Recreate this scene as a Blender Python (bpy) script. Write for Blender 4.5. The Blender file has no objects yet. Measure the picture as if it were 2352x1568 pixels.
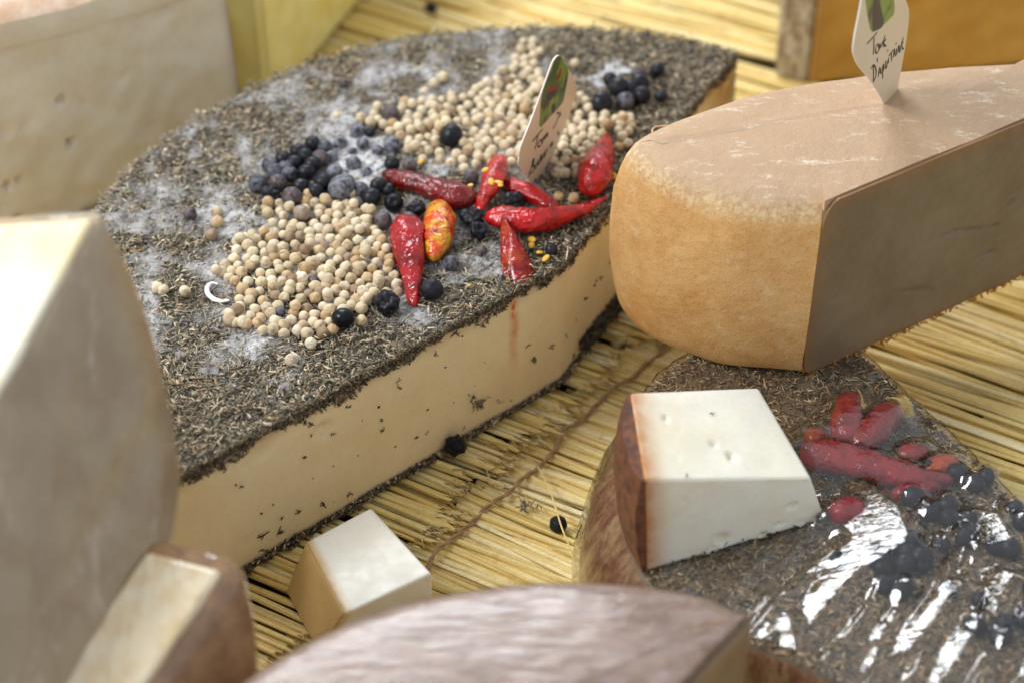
import bpy, bmesh, math, random
import numpy as np
from mathutils import Vector, Matrix, noise

# ------------------------------------------------------------------ camera, light, exposure
# everything below is laid out in centimetres and scaled to metres when meshes are made
S = 0.01
FPX, PITCH, DIST = 4500.0, math.radians(41.0), 62.0       # lens in photo pixels (2352 wide), tilt, distance to herb top
cp, sp = math.cos(PITCH), math.sin(PITCH)
CAM = np.array([0, -DIST*cp, 5.5 + DIST*sp])
sc = bpy.context.scene
col = sc.collection

cam = bpy.data.cameras.new('camera'); camo = bpy.data.objects.new('camera', cam); col.objects.link(camo)
camo.location = CAM*S; camo.rotation_euler = (math.pi/2 - PITCH, 0, 0)
cam.sensor_width = 36; cam.lens = FPX/2352*36; cam.clip_start = 0.02; cam.clip_end = 20
cam.dof.use_dof = True; cam.dof.focus_distance = 0.628; cam.dof.aperture_fstop = 7.0
sc.camera = camo

w = bpy.data.worlds.new('World'); sc.world = w; w.use_nodes = True
w.node_tree.nodes['Background'].inputs[0].default_value = (0.90, 0.95, 1.0, 1)
w.node_tree.nodes['Background'].inputs[1].default_value = 0.58

def area(name, loc, target, sx, sy, power, color):
    l = bpy.data.lights.new(name, 'AREA'); l.shape = 'RECTANGLE'; l.size = sx*S; l.size_y = sy*S
    l.energy = power; l.color = color
    o = bpy.data.objects.new(name, l); col.objects.link(o)
    o.location = Vector(loc)*S
    o.rotation_euler = (Vector(target)-Vector(loc)).to_track_quat('-Z', 'Y').to_euler()
    return o
area('stall_lamp', (-70, -10, 78), (0, 0, 4), 36, 26, 6.6, (1.0, 0.99, 0.975))
area('window_light', (-22, 105, 98), (4, 0, 4), 64, 26, 9.5, (0.93, 0.97, 1.0))

sc.view_settings.view_transform = 'Standard'; sc.view_settings.look = 'None'
sc.view_settings.exposure = 0.22; sc.view_settings.gamma = 1.0; sc.view_settings.use_curve_mapping = False

# ------------------------------------------------------------------ pixel -> place
def ray(x, y):
    u = (x-1176)/FPX; v = -(y-784)/FPX
    return np.array([u, cp+v*sp, -sp+v*cp])
def bz(x, y, z):
    r = ray(x, y); return CAM + r*(z-CAM[2])/r[2]
def by(x, y, Y):
    r = ray(x, y); return CAM + r*(Y-CAM[1])/r[1]
def bpl(x, y, p0, n):
    r = ray(x, y); n = np.array(n, float); return CAM + r*(np.dot(np.array(p0)-CAM, n)/np.dot(r, n))
def pj(P):
    d = np.asarray(P, float)-CAM
    f = d[..., 1]*cp - d[..., 2]*sp; v = d[..., 1]*sp + d[..., 2]*cp
    return np.stack([1176+FPX*d[..., 0]/f, 784-FPX*v/f], -1)
def pxcm(x, y, z):
    p = bz(x, y, z)-CAM; return FPX/(p[1]*cp-p[2]*sp)

rng = np.random.default_rng(7); random.seed(7)

# ------------------------------------------------------------------ object helpers
def tag(o, label=None, cat=None, group=None, kind=None):
    if label: o['label'] = label
    if cat: o['category'] = cat
    if group: o['group'] = group
    if kind: o['kind'] = kind
    return o
def empty(name, loc):
    o = bpy.data.objects.new(name, None); col.objects.link(o); o.location = Vector(loc)*S
    o.empty_display_size = 0.01
    return o
def mesh_from(name, verts, faces, mat, smooth=True, sharp=40, attrs=None):
    me = bpy.data.meshes.new(name)
    me.from_pydata([tuple(v) for v in (np.asarray(verts)*S)], [], [tuple(f) for f in faces])
    me.validate(); me.update()
    if smooth:
        me.polygons.foreach_set('use_smooth', [True]*len(me.polygons))
        if sharp: me.set_sharp_from_angle(angle=math.radians(sharp))
    if attrs:
        for k, a in attrs.items():
            a = np.asarray(a, np.float32)
            if a.ndim == 1:
                at = me.attributes.new(k, 'FLOAT', 'POINT'); at.data.foreach_set('value', a)
            else:
                at = me.attributes.new(k, 'FLOAT_COLOR', 'POINT'); at.data.foreach_set('color', a.ravel())
    if mat: me.materials.append(mat)
    return me
def link(name, me, parent=None, loc=None):
    o = bpy.data.objects.new(name, me); col.objects.link(o)
    if parent: o.parent = parent
    if loc is not None: o.location = Vector(loc)*S
    return o
def build(name, verts, faces, mat, parent=None, origin=None, **k):
    """verts in world cm; child verts become relative to the parent's location"""
    v = np.asarray(verts, float)
    if parent is not None:
        o0 = np.zeros(3); q_ = parent
        while q_ is not None: o0 = o0+np.array(q_.location)/S; q_ = q_.parent
    elif origin is not None: o0 = np.asarray(origin, float)
    else: o0 = np.array([v[:, 0].mean(), v[:, 1].mean(), v[:, 2].min()])
    me = mesh_from(name, v-o0, faces, mat, **k)
    return link(name, me, parent, None if parent is not None else o0)

def loft(rings, cap0=True, cap1=True, closed=True):
    """rings: list of (n,3); caps are concentric fans"""
    n = len(rings[0]); V = np.concatenate(rings); F = []
    m = n if closed else n-1
    for k in range(len(rings)-1):
        a, b = k*n, (k+1)*n
        for i in range(m):
            j = (i+1) % n
            F.append((a+i, a+j, b+j, b+i))
    V = list(V)
    if cap0:
        c = len(V); V.append(np.mean(rings[0], 0)); F += [((i+1) % n, i, c) for i in range(n)]
    if cap1:
        c = len(V); V.append(np.mean(rings[-1], 0)); b = (len(rings)-1)*n
        F += [(b+i, b+(i+1) % n, c) for i in range(n)]
    return np.array(V), F
def smooth_poly(P, step=0.3, closed=True, sharp=()):
    """Catmull-Rom resample; indices in sharp stay corners"""
    P = [np.asarray(p, float) for p in P]; n = len(P); out = []
    segs = range(n if closed else n-1)
    for i in segs:
        p1, p2 = P[i], P[(i+1) % n]
        p0 = P[i-1] if (closed or i > 0) else p1
        p3 = P[(i+2) % n] if (closed or i+2 < n) else p2
        if i in sharp: p0 = p1
        if (i+1) % n in sharp: p3 = p2
        k = max(1, int(np.linalg.norm(p2-p1)/step))
        for t in np.arange(k)/k:
            out.append(0.5*((2*p1)+(-p0+p2)*t+(2*p0-5*p1+4*p2-p3)*t*t+(-p0+3*p1-3*p2+p3)*t**3))
    if not closed: out.append(P[-1])
    return np.array(out)
def offset_poly(P, d):
    """inset (d>0) a counter-clockwise plan polygon"""
    T = np.roll(P, -1, 0)-np.roll(P, 1, 0); T = T[:, :2]/np.maximum(np.linalg.norm(T[:, :2], axis=1), 1e-6)[:, None]
    N = np.stack([-T[:, 1], T[:, 0]], 1); Q = P.copy(); Q[:, :2] += N*np.asarray(d)[..., None] if np.ndim(d) else N*d
    return Q
def nz(p, s=1.0, o=0.0):
    return noise.noise(Vector((p[0]*s+o, p[1]*s+o*1.7, p[2]*s-o*.6)))
def inpoly(pts, poly):
    x, y = pts[:, 0], pts[:, 1]; r = np.zeros(len(pts), bool); P = np.asarray(poly); j = len(P)-1
    for i in range(len(P)):
        c = ((P[i, 1] > y) != (P[j, 1] > y)) & (x < (P[j, 0]-P[i, 0])*(y-P[i, 1])/(P[j, 1]-P[i, 1]+1e-12)+P[i, 0])
        r ^= c; j = i
    return r
def grid_block(C, res=0.2, pits=(), bevel=0.1, jitter=0.02, segs=3):
    """solid from 8 corners (bottom 4 ccw, top 4 ccw); every face is a grid so pits and waviness are real.
       pits: (x, y, z, radius, depth)"""
    C = [np.asarray(c, float) for c in C]; cen = np.mean(C, 0)
    quads = [(3, 2, 1, 0), (4, 5, 6, 7), (0, 1, 5, 4), (1, 2, 6, 5), (2, 3, 7, 6), (3, 0, 4, 7)]
    bm = bmesh.new()
    nu = [max(2, int(np.linalg.norm(C[a]-C[b])/res)) for a, b in ((0, 1), (1, 2), (0, 4))]
    ne = {}
    for q in quads:
        a, b, c, d = (C[i] for i in q)
        def cnt(i, j):
            if abs(i-j) == 4: return nu[2]
            return nu[0] if {i % 4, j % 4} in ({0, 1}, {2, 3}) else nu[1]
        U, W = cnt(q[0], q[1]), cnt(q[1], q[2])
        n = np.cross(b-a, d-a); n /= np.linalg.norm(n)
        if np.dot(n, (a+c)/2-cen) < 0: n = -n
        vs = {}
        for i in range(U+1):
            for j in range(W+1):
                u, v = i/U, j/W
                p = (a*(1-u)+b*u)*(1-v)+(d*(1-u)+c*u)*v
                e = min(u, 1-u, v, 1-v)
                if e > 0.001:
                    p = p+n*jitter*nz(p, 1.1, 3.1)*min(1, e*8)
                    for (x, y, z, r, dp) in pits:
                        dd = np.linalg.norm(p-np.array([x, y, z]))/r
                        if dd < 1.6: p = p-n*dp*math.exp(-(dd*1.2)**4)
                vs[i, j] = bm.verts.new(p)
        for i in range(U):
            for j in range(W):
                bm.faces.new((vs[i, j], vs[i+1, j], vs[i+1, j+1], vs[i, j+1]))
    bmesh.ops.remove_doubles(bm, verts=bm.verts, dist=1e-4)
    bmesh.ops.recalc_face_normals(bm, faces=bm.faces)
    es = [e for e in bm.edges if len(e.link_faces) == 2 and e.calc_face_angle(0) > math.radians(38)]
    keep = []
    for e in es:     # only the block's own edges, not the rims of pits
        m = np.array((e.verts[0].co+e.verts[1].co)/2)
        if all(np.linalg.norm(m-np.array(p[:3])) > p[3]*1.7 for p in pits): keep.append(e)
    if bevel: bmesh.ops.bevel(bm, geom=keep, offset=bevel, segments=segs, profile=0.5, affect='EDGES')
    bm.verts.ensure_lookup_table()
    V = np.array([v.co[:] for v in bm.verts]); F = [[v.index for v in f.verts] for f in bm.faces]; bm.free()
    return V, F

# ------------------------------------------------------------------ materials
def lin(*c):
    if len(c) == 1: c = c[0]
    r = [((v/255+.055)/1.055)**2.4 if v/255 > .04045 else v/255/12.92 for v in c[:3]]
    return (*r, 1.0)
class M:
    def __init__(s, name):
        s.m = bpy.data.materials.new(name); s.m.use_nodes = True; s.nt = s.m.node_tree
        s.b = s.nt.nodes['Principled BSDF']; s.out = s.nt.nodes['Material Output']
        g = s.nt.nodes.new('ShaderNodeNewGeometry')
        vm = s.nt.nodes.new('ShaderNodeVectorMath'); vm.operation = 'SCALE'; vm.inputs['Scale'].default_value = 100
        s.nt.links.new(g.outputs['Position'], vm.inputs[0]); s.pos = vm.outputs[0]     # centimetres
        s._obj = None
    def obj(s):
        t = s.nt.nodes.new('ShaderNodeTexCoord')
        vm = s.nt.nodes.new('ShaderNodeVectorMath'); vm.operation = 'SCALE'; vm.inputs['Scale'].default_value = 100
        s.nt.links.new(t.outputs['Object'], vm.inputs[0]); return vm.outputs[0]
    def info(s, k):
        n = s.nt.nodes.new('ShaderNodeObjectInfo'); return n.outputs[k]
    def attr(s, k, o='Fac'):
        n = s.nt.nodes.new('ShaderNodeAttribute'); n.attribute_name = k; return n.outputs[o]
    def put(s, v, sock):
        if hasattr(v, 'links'): s.nt.links.new(v, sock)
        else: sock.default_value = v
    def noise(s, scale, detail=4, rough=.55, vec=None, stretch=None, dist=0, rot=None):
        n = s.nt.nodes.new('ShaderNodeTexNoise'); n.inputs['Scale'].default_value = scale
        n.inputs['Detail'].default_value = detail; n.inputs['Roughness'].default_value = rough
        n.inputs['Distortion'].default_value = dist
        v = vec if vec is not None else s.pos
        if stretch or rot:
            mp = s.nt.nodes.new('ShaderNodeMapping'); mp.inputs['Scale'].default_value = stretch or (1, 1, 1)
            if rot: mp.inputs['Rotation'].default_value = rot
            s.nt.links.new(v, mp.inputs[0]); v = mp.outputs[0]
        s.nt.links.new(v, n.inputs['Vector']); return n.outputs['Fac']
    def ramp(s, fac, lo, hi, a=0.0, b=1.0):
        n = s.nt.nodes.new('ShaderNodeMapRange'); n.interpolation_type = 'SMOOTHSTEP'
        s.put(fac, n.inputs[0]); n.inputs[1].default_value = lo; n.inputs[2].default_value = hi
        n.inputs[3].default_value = a; n.inputs[4].default_value = b; return n.outputs[0]
    def math(s, op, a, b=0.0):
        n = s.nt.nodes.new('ShaderNodeMath'); n.operation = op; s.put(a, n.inputs[0]); s.put(b, n.inputs[1]); return n.outputs[0]
    def mix(s, f, a, b, mode='MIX'):
        n = s.nt.nodes.new('ShaderNodeMix'); n.data_type = 'RGBA'; n.blend_type = mode
        s.put(f, n.inputs[0]); s.put(a, n.inputs[6]); s.put(b, n.inputs[7]); return n.outputs[2]
    def sep(s, v):
        n = s.nt.nodes.new('ShaderNodeSeparateXYZ'); s.nt.links.new(v, n.inputs[0]); return n.outputs
    def bump(s, h, strength=.4, dist=.05, prev=None):
        n = s.nt.nodes.new('ShaderNodeBump'); n.inputs['Strength'].default_value = strength
        n.inputs['Distance'].default_value = dist*S; s.put(h, n.inputs['Height'])
        if prev is not None: s.nt.links.new(prev, n.inputs['Normal'])
        return n.outputs[0]
    def set(s, color=None, rough=None, normal=None, sss=0, sscale=.4, coat=0, crough=.1, spec=None, **k):
        b = s.b.inputs
        if color is not None: s.put(color, b['Base Color'])
        if rough is not None: s.put(rough, b['Roughness'])
        if normal is not None: s.nt.links.new(normal, b['Normal'])
        if sss:
            b['Subsurface Weight'].default_value = sss; b['Subsurface Scale'].default_value = sscale*S
            b['Subsurface Radius'].default_value = (1, .6, .3)
        if coat: s.put(coat, b['Coat Weight']); b['Coat Roughness'].default_value = crough
        if spec is not None: b['Specular IOR Level'].default_value = spec
        for kk, v in k.items(): s.put(v, b[kk])
        return s.m

def m_paste(name, c1, c2, edge=None, rough=.45, lines=0.0, pores=.3, sss=.25, var=.5, stain=None, coat=0, streak=None):
    m = M(name)
    f = m.ramp(m.noise(.35, 5, .6), .35, .7)
    c = m.mix(f, lin(c1), lin(c2))
    f2 = m.ramp(m.noise(5, 4, .6), .45, .75, 0, var*.35)
    c = m.mix(f2, c, lin([v*.86 for v in c2]))
    if edge is not None:
        e = m.attr('edge'); e = m.math('MULTIPLY', e, m.ramp(m.noise(1.6, 3), .2, .7, .6, 1.1))
        c = m.mix(e, c, lin(edge))
    if stain is not None: c = stain(m, c)
    if streak is not None:
        c = m.mix(m.ramp(m.noise(1.3, 4, .6, stretch=streak), .58, .78, 0, .55), c, lin(235, 225, 205))
    sp_ = m.ramp(m.noise(14, 2), .72, .8)
    c = m.mix(m.math('MULTIPLY', sp_, .35), c, lin(250, 240, 215))
    h = m.noise(9, 4, .6); n = m.bump(h, pores, .03)
    if lines: n = m.bump(m.noise(2.2, 3, .6, stretch=(1, 1, .06)), lines, .05, n)
    return m.set(c, m.ramp(m.noise(3, 3), .3, .7, rough-.1, rough+.12), n, sss=sss, sscale=.35, coat=coat, crough=.18)

def m_straw():
    m = M('straw')
    ov = m.obj(); r = m.info('Random'); a = m.attr('tone')
    r = m.math('FRACT', m.math('ADD', r, a))
    c = m.mix(m.ramp(r, 0, .55), lin(250, 230, 156), lin(238, 210, 130))
    c = m.mix(m.ramp(r, .6, .95), c, lin(252, 240, 190))
    c = m.mix(m.ramp(m.noise(2.6, 3, .6, vec=m.pos, stretch=(.9, .9, .9)), .52, .75, 0, .4), c, lin(208, 170, 110))
    c = m.mix(m.ramp(m.noise(1.1, 3, .6), .60, .78, 0, .55), c, lin(156, 128, 90))
    fib = m.noise(20, 2, .5, stretch=(1, 1, 1))
    fine = m.noise(9, 3, .6, vec=m.pos, rot=(0, 0, math.radians(29)), stretch=(.12, 2.2, 2.2))
    c = m.mix(m.ramp(fine, .35, .7, 0, .35), c, lin(204, 170, 104))
    return m.set(c, m.ramp(fib, .3, .7, .22, .42), m.bump(fine, .5, .03), spec=.5)

MAT = {}
MAT['straw'] = m_straw()
m = M('twine'); MAT['twine'] = m.set(m.mix(m.noise(6), lin(190, 158, 116), lin(150, 118, 82)), .8, m.bump(m.noise(12, 3), .6, .03))
m = M('board'); MAT['board'] = m.set(m.mix(m.noise(1.5, 5, stretch=(.1, 1, 1)), lin(84, 62, 38), lin(52, 38, 24)), .7)

# herb bits take the colour stored per bit
m = M('herb_bits'); MAT['bits'] = m.set(m.attr('tint', 'Color'), .72, m.bump(m.noise(25, 2), .3, .02), spec=.25)
m = M('herb_crust'); c = m.mix(m.ramp(m.noise(6, 5, .7), .35, .65), lin(150, 138, 116), lin(96, 86, 70))
c = m.mix(m.ramp(m.attr('mould'), .45, 1.1, 0, .85), c, lin(196, 192, 188))
MAT['crust'] = m.set(c, .85, m.bump(m.noise(9, 5, .7), .8, .1))
# mould: cotton-like sheet with holes
m = M('mould'); nt = m.nt
d = m.math('MULTIPLY', m.attr('mould'), m.ramp(m.noise(5.5, 6, .72), .28, .56))
m.set(m.mix(m.noise(3, 4), lin(240, 239, 240), lin(214, 212, 214)), .95, m.bump(m.noise(11, 6, .75), .9, .08), sss=.2, sscale=.2)
m.nt.links.new(d, m.b.inputs['Alpha']); MAT['mould'] = m.m
m = M('mould_fibre'); MAT['fibre'] = m.set(lin(232, 231, 234), .9, sss=0); m.b.inputs['Alpha'].default_value = .55

def m_pepper():
    m = M('white_peppercorn'); ov = m.obj(); r = m.info('Random')
    c = m.mix(r, lin(230, 216, 188), lin(206, 184, 148))
    c = m.mix(m.ramp(m.noise(3.2, 4, .6, vec=m.pos), .52, .72, 0, .75), c, lin(146, 112, 80))
    c = m.mix(m.ramp(m.noise(9, 4, .6, vec=m.pos), .55, .75, 0, .5), c, lin(226, 210, 184))
    c = m.mix(m.info('Color'), c, c)
    nt = m.nt; mm = m.mix(1.0, c, m.info('Color'), 'MULTIPLY')
    return m.set(mm, .55, m.bump(m.noise(9, 5, .65, vec=m.pos), .7, .05), sss=.06, sscale=.1)
MAT['pepper'] = m_pepper()
def m_juniper():
    m = M('juniper_berry'); r = m.info('Random')
    c = m.mix(m.ramp(m.noise(4, 4, .6), .4, .7), m.info('Color'), m.mix(.5, m.info('Color'), lin(34, 34, 42)))
    blo = m.math('MULTIPLY', m.info('Alpha'), m.ramp(m.noise(5, 5, .7), .35, .62))
    c = m.mix(blo, c, lin(170, 170, 182))
    return m.set(c, m.math('ADD', m.ramp(m.noise(3, 3), .35, .7, .24, .5), m.math('MULTIPLY', blo, .4)), m.bump(m.noise(7, 4, .6), .35, .05), spec=.22)
MAT['juniper'] = m_juniper()
def m_chilli():
    m = M('chilli_skin')
    c = m.mix(m.ramp(m.noise(1.6, 4, .6), .42, .68, 0, .75), m.info('Color'), m.mix(1, m.info('Color'), lin(150, 96, 90), 'MULTIPLY'))
    c = m.mix(m.ramp(m.noise(7, 3, .6), .62, .8, 0, .4), c, m.mix(.5, m.info('Color'), lin(196, 92, 40)))
    am = m.math('MULTIPLY', m.math('SUBTRACT', 1.0, m.info('Alpha')), m.ramp(m.noise(1.5, 3), .42, .58))
    c = m.mix(am, c, lin(214, 150, 40))
    n = m.bump(m.noise(2.6, 2, .5, dist=1.1), .9, .15)
    n = m.bump(m.noise(8, 2, .5), .12, .03, n)
    return m.set(c, .17, n, spec=.5, coat=.15, crough=.05)
MAT['chilli'] = m_chilli()
m = M('chilli_dry_end'); MAT['chilli_end'] = m.set(m.mix(m.noise(8), lin(112, 70, 34), lin(64, 38, 24)), .7)
m = M('chilli_seed'); MAT['seed'] = m.set(m.mix(m.noise(6), lin(240, 196, 84), lin(226, 170, 60)), .4, sss=.2, sscale=.1)
m = M('onion_shred'); MAT['shred'] = m.set(lin(214, 212, 218), .35, sss=.2, sscale=.2)

def film_material(name, strength=1.0, rough=.06):
    m = M(name); nt = m.nt
    lw = nt.nodes.new('ShaderNodeLayerWeight'); lw.inputs['Blend'].default_value = .5
    tr = nt.nodes.new('ShaderNodeBsdfTransparent'); tr.inputs[0].default_value = (.97, .97, .98, 1)
    gl = nt.nodes.new('ShaderNodeBsdfGlossy'); gl.inputs['Roughness'].default_value = rough
    mx = nt.nodes.new('ShaderNodeMixShader')
    n = m.bump(m.noise(2.2, 3, .5, rot=(0, 0, math.radians(37)), stretch=(.35, 2.0, 1)), .32, .10)
    n = m.bump(m.noise(6.5, 3, .55, dist=.5), .10, .04, n)
    nt.links.new(n, gl.inputs['Normal']); nt.links.new(n, lw.inputs['Normal'])
    sch = m.math('ADD', .04, m.math('MULTIPLY', .96, m.math('POWER', lw.outputs['Facing'], 5.0)))      # thin sheet: same from both sides
    nt.links.new(m.math('MINIMUM', m.math('MULTIPLY', sch, 2.6*strength), .9), mx.inputs[0])
    nt.links.new(tr.outputs[0], mx.inputs[1]); nt.links.new(gl.outputs[0], mx.inputs[2])
    nt.links.new(mx.outputs[0], m.out.inputs[0]); return m.m
MAT['film'] = film_material('cling_film'); MAT['thin_film'] = film_material('thin_cling_film', .55)

# ================================================================== THE SETTING: board and straw mat
V, F = grid_block([(-45, -40, -2.2), (50, -40, -2.2), (50, 70, -2.2), (-45, 70, -2.2), (-45, -40, -1.0), (50, -40, -1.0), (50, 70, -1.0), (-45, 70, -1.0)], res=10, bevel=.2)
tag(build('tabletop', V, F, MAT['board']), 'dark wooden board under the straw mat', kind='structure')

ANG = math.radians(-29); E1 = np.array([math.cos(ANG), math.sin(ANG)]); Q1 = np.array([-E1[1], E1[0]])
La, Lb = bz(1500, 800, 0)[:2], bz(985, 1280, 0)[:2]        # line of the twine
Ld = (La-Lb)/np.linalg.norm(La-Lb)
def line_a(b):       # where the row at offset b meets the twine line: a coordinate
    # point = a*E1 + b*Q1 ; solve with Lb + t*Ld
    A = np.array([[E1[0], -Ld[0]], [E1[1], -Ld[1]]]); r = Lb-b*Q1
    return np.linalg.solve(A, r)[0]
mat_root = empty('straw_mat', (0, 0, -1.0)); tag(mat_root, 'golden straw mat of bundled stalks stitched with twine', kind='structure')

def straw_mesh(k):
    r_ = np.random.default_rng(100+k); n, seg = 8, 5
    V = []; F = []
    bend = r_.normal(0, .012, 2); flat = r_.uniform(.8, 1.0)
    ph = r_.uniform(0, 6.28)
    for i in range(seg+1):
        t = i/seg
        for j in range(n):
            a = 2*math.pi*j/n+ph; rr = 1+.05*math.sin(5*t+j)+(r_.normal(0, .05))
            V.append((t, math.cos(a)*rr+bend[0]*80*math.sin(t*3.1), math.sin(a)*rr*flat+bend[1]*60*math.sin(t*3.1)))
    for i in range(seg):
        for j in range(n):
            F.append((i*n+j, i*n+(j+1) % n, (i+1)*n+(j+1) % n, (i+1)*n+j))
    # hollow ragged end at t=1: jag the rim, wall runs back inside
    base = seg*n
    for j in range(n):
        v = list(V[base+j]); v[0] += r_.normal(0, .012); V[base+j] = tuple(v)
    o = len(V)
    for j in range(n):
        x, y, z = V[base+j]; V.append((x-.002, y*.72, z*.72))
    for j in range(n):
        x, y, z = V[base+j]; V.append((x-.05, y*.62, z*.62))
    for j in range(n):
        jj = (j+1) % n
        F.append((base+j, base+jj, o+jj, o+j)); F.append((o+j, o+jj, o+n+jj, o+n+j))
    F.append(tuple(o+n+j for j in range(n))); F.append(tuple(reversed(range(n))))
    return np.array(V, float), F
SV = [straw_mesh(k) for k in range(7)]
ends = []
straws = []      # (start a, b, z, length, radius, angle, roll)
def add_row(b, z0, layer):
    la = line_a(b)
    if layer == 'A':        # stalks that end in a frayed row just short of the twine
        kb = math.floor(b/1.15); rb = random.Random(kb); cb = (kb+.5)*1.15        # bundles of stalks tied together
        a1 = la-0.55-rb.uniform(0, .8)+random.gauss(0, .20); ends.append((a1, b, z0+.12-.26*(abs(b-cb)/.58)**2))
        L = random.uniform(13, 20)
        straws.append((a1-L, b, z0+.12-.26*(abs(b-cb)/.58)**2, L, random.uniform(.075, .13), rb.gauss(0, 1.8)+random.gauss(0, 1.3), random.random()))
        a1 -= L-random.uniform(.5, 3)
        while a1 > -62:
            L = random.uniform(14, 24)
            straws.append((a1-L, b+random.gauss(0, .06), z0-random.uniform(.0, .12), L, random.uniform(.08, .15), random.gauss(0, 1.4), random.random()))
            a1 -= L*random.uniform(.8, .98)
    else:                   # stalks that run on from under the twine
        a0 = la-random.uniform(.6, 1.8)
        for _ in range(2):
            L = random.uniform(16, 28)
            straws.append((a0, b, z0, L, random.uniform(.075, .14), random.gauss(0, 2.6), random.random()))
            a0 += L*random.uniform(.75, .95)
b = -34.0
while b < 52:
    add_row(b, -.17+random.gauss(0, .035), 'A')
    add_row(b+.09, -.36+random.gauss(0, .03), 'A')
    add_row(b+random.gauss(0, .04), -.56+random.gauss(0, .05), 'B')
    add_row(b+.1, -.72+random.gauss(0, .03), 'B')
    if random.random() < .5: add_row(b+.05, -.86, 'B')
    b += random.uniform(.15, .21)
def straw_matrix(s):
    a, b, z, L, r, ang, roll = s
    p = a*E1+b*Q1; th = ANG+math.radians(ang)
    return Matrix.Translation((p[0]*S, p[1]*S, (z)*S)) @ Matrix.Rotation(th, 4, 'Z') @ Matrix.Rotation(roll*6.28, 4, 'X') @ Matrix.Diagonal((L*S, r*S, r*S, 1))
# which stalks the photo shows: sample points of each against the open patches of mat
WIN = [np.array(p) for p in ([(580, 1300), (850, 1150), (1290, 890), (1460, 690), (1640, 790), (1480, 880), (1330, 1310), (1000, 1330), (720, 1460), (600, 1500)],
                             [(760, 120), (900, -5), (1770, -5), (1775, 190), (1700, 200), (1650, 80), (1300, 40), (1000, 60)],
                             [(2060, 860), (2360, 640), (2360, 1160)])]
WGT = (1.0, .8, .5)
def seen(s):
    a, b, z, L, r, ang, roll = s; th = ANG+math.radians(ang); p = a*E1+b*Q1
    t = np.linspace(0, L, 40); P = np.stack([p[0]+t*math.cos(th), p[1]+t*math.sin(th), np.full(40, z)], 1)
    q = pj(P); return sum(w_*inpoly(q, W).sum()*L for w_, W in zip(WGT, WIN))*(1 if z > -.5 else .35)*(1.5 if z > -.3 else 1)
score = np.array([seen(s) for s in straws]); order = np.argsort(-score)
ind = [i for i in order[:296] if score[i] > 0]
SM = []
for Vs, Fs in SV:
    me = bpy.data.meshes.new('straw'); me.from_pydata([tuple(v) for v in Vs], [], Fs); me.update()
    me.polygons.foreach_set('use_smooth', [True]*len(me.polygons)); me.set_sharp_from_angle(angle=math.radians(50))
    me.materials.append(MAT['straw']); SM.append(me)
for k, i in enumerate(ind):
    o = bpy.data.objects.new('straw', SM[i % 7]); col.objects.link(o); o.parent = mat_root
    o.matrix_parent_inverse = Matrix.Translation((0, 0, .01))
    o.matrix_basis = straw_matrix(straws[i])
rest = set(range(len(straws)))-set(ind); VV = []; FF = []; TT = []; off = 0
for i in rest:
    Vs, Fs = SV[i % 7]; Mx = np.array(straw_matrix(straws[i]))
    P = (np.c_[Vs, np.ones(len(Vs))] @ Mx.T)[:, :3]/S
    VV.append(P); FF += [tuple(x+off for x in f) for f in Fs]; off += len(P); TT += [random.random()]*len(P)
o = build('straw_bed', np.concatenate(VV), FF, MAT['straw'], parent=mat_root, attrs={'tone': TT}, sharp=50); o['kind'] = 'stuff'
# twine: two strands twisted along the line, dipping between bundles
def tube(P, r, n=6, flat=1.0):
    P = np.asarray(P); T = np.gradient(P, axis=0); T /= np.linalg.norm(T, axis=1)[:, None]; R = []
    up = np.array([0, 0, 1.])
    for i in range(len(P)):
        s_ = np.cross(T[i], up); nn = np.linalg.norm(s_); s_ = s_/nn if nn > 1e-3 else np.array([1., 0, 0]); u_ = np.cross(s_, T[i])
        rr = r[i] if np.ndim(r) else r
        a = np.arange(n)/n*2*math.pi
        R.append(P[i]+rr*(np.cos(a)[:, None]*s_+np.sin(a)[:, None]*u_*flat))
    return loft(R)
for sgn in (0, math.pi):
    t = np.arange(-16, 30, .09); P = []
    for tt in t:
        q = Lb+Ld*tt; w_ = tt*5.5+sgn; pr = np.array([-Ld[1], Ld[0]])
        q = q+pr*(.045*math.cos(w_)+.12*math.sin(tt*.9)+.06*math.sin(tt*2.7))
        P.append((q[0], q[1], -.30+.045*math.sin(w_)+.09*math.sin(tt*1.9)+.05*math.sin(tt*4.3)))
    V, F = tube(P, .048, 6); build('twine', V, F, MAT['twine'], parent=mat_root, sharp=None)
# a loose fibre of straw lying across the mat
P = smooth_poly([bz(1235, 1070, -.2), bz(1265, 1130, .0), bz(1290, 1210, .32), bz(1310, 1260, .05), bz(1325, 1315, -.35)], .2, closed=False)
V, F = tube(P, .028, 5); tag(build('straw_fibre', V, F, MAT['straw']), 'thin curled straw fibre crossing the dark berry on the mat', 'straw fibre')

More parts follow.
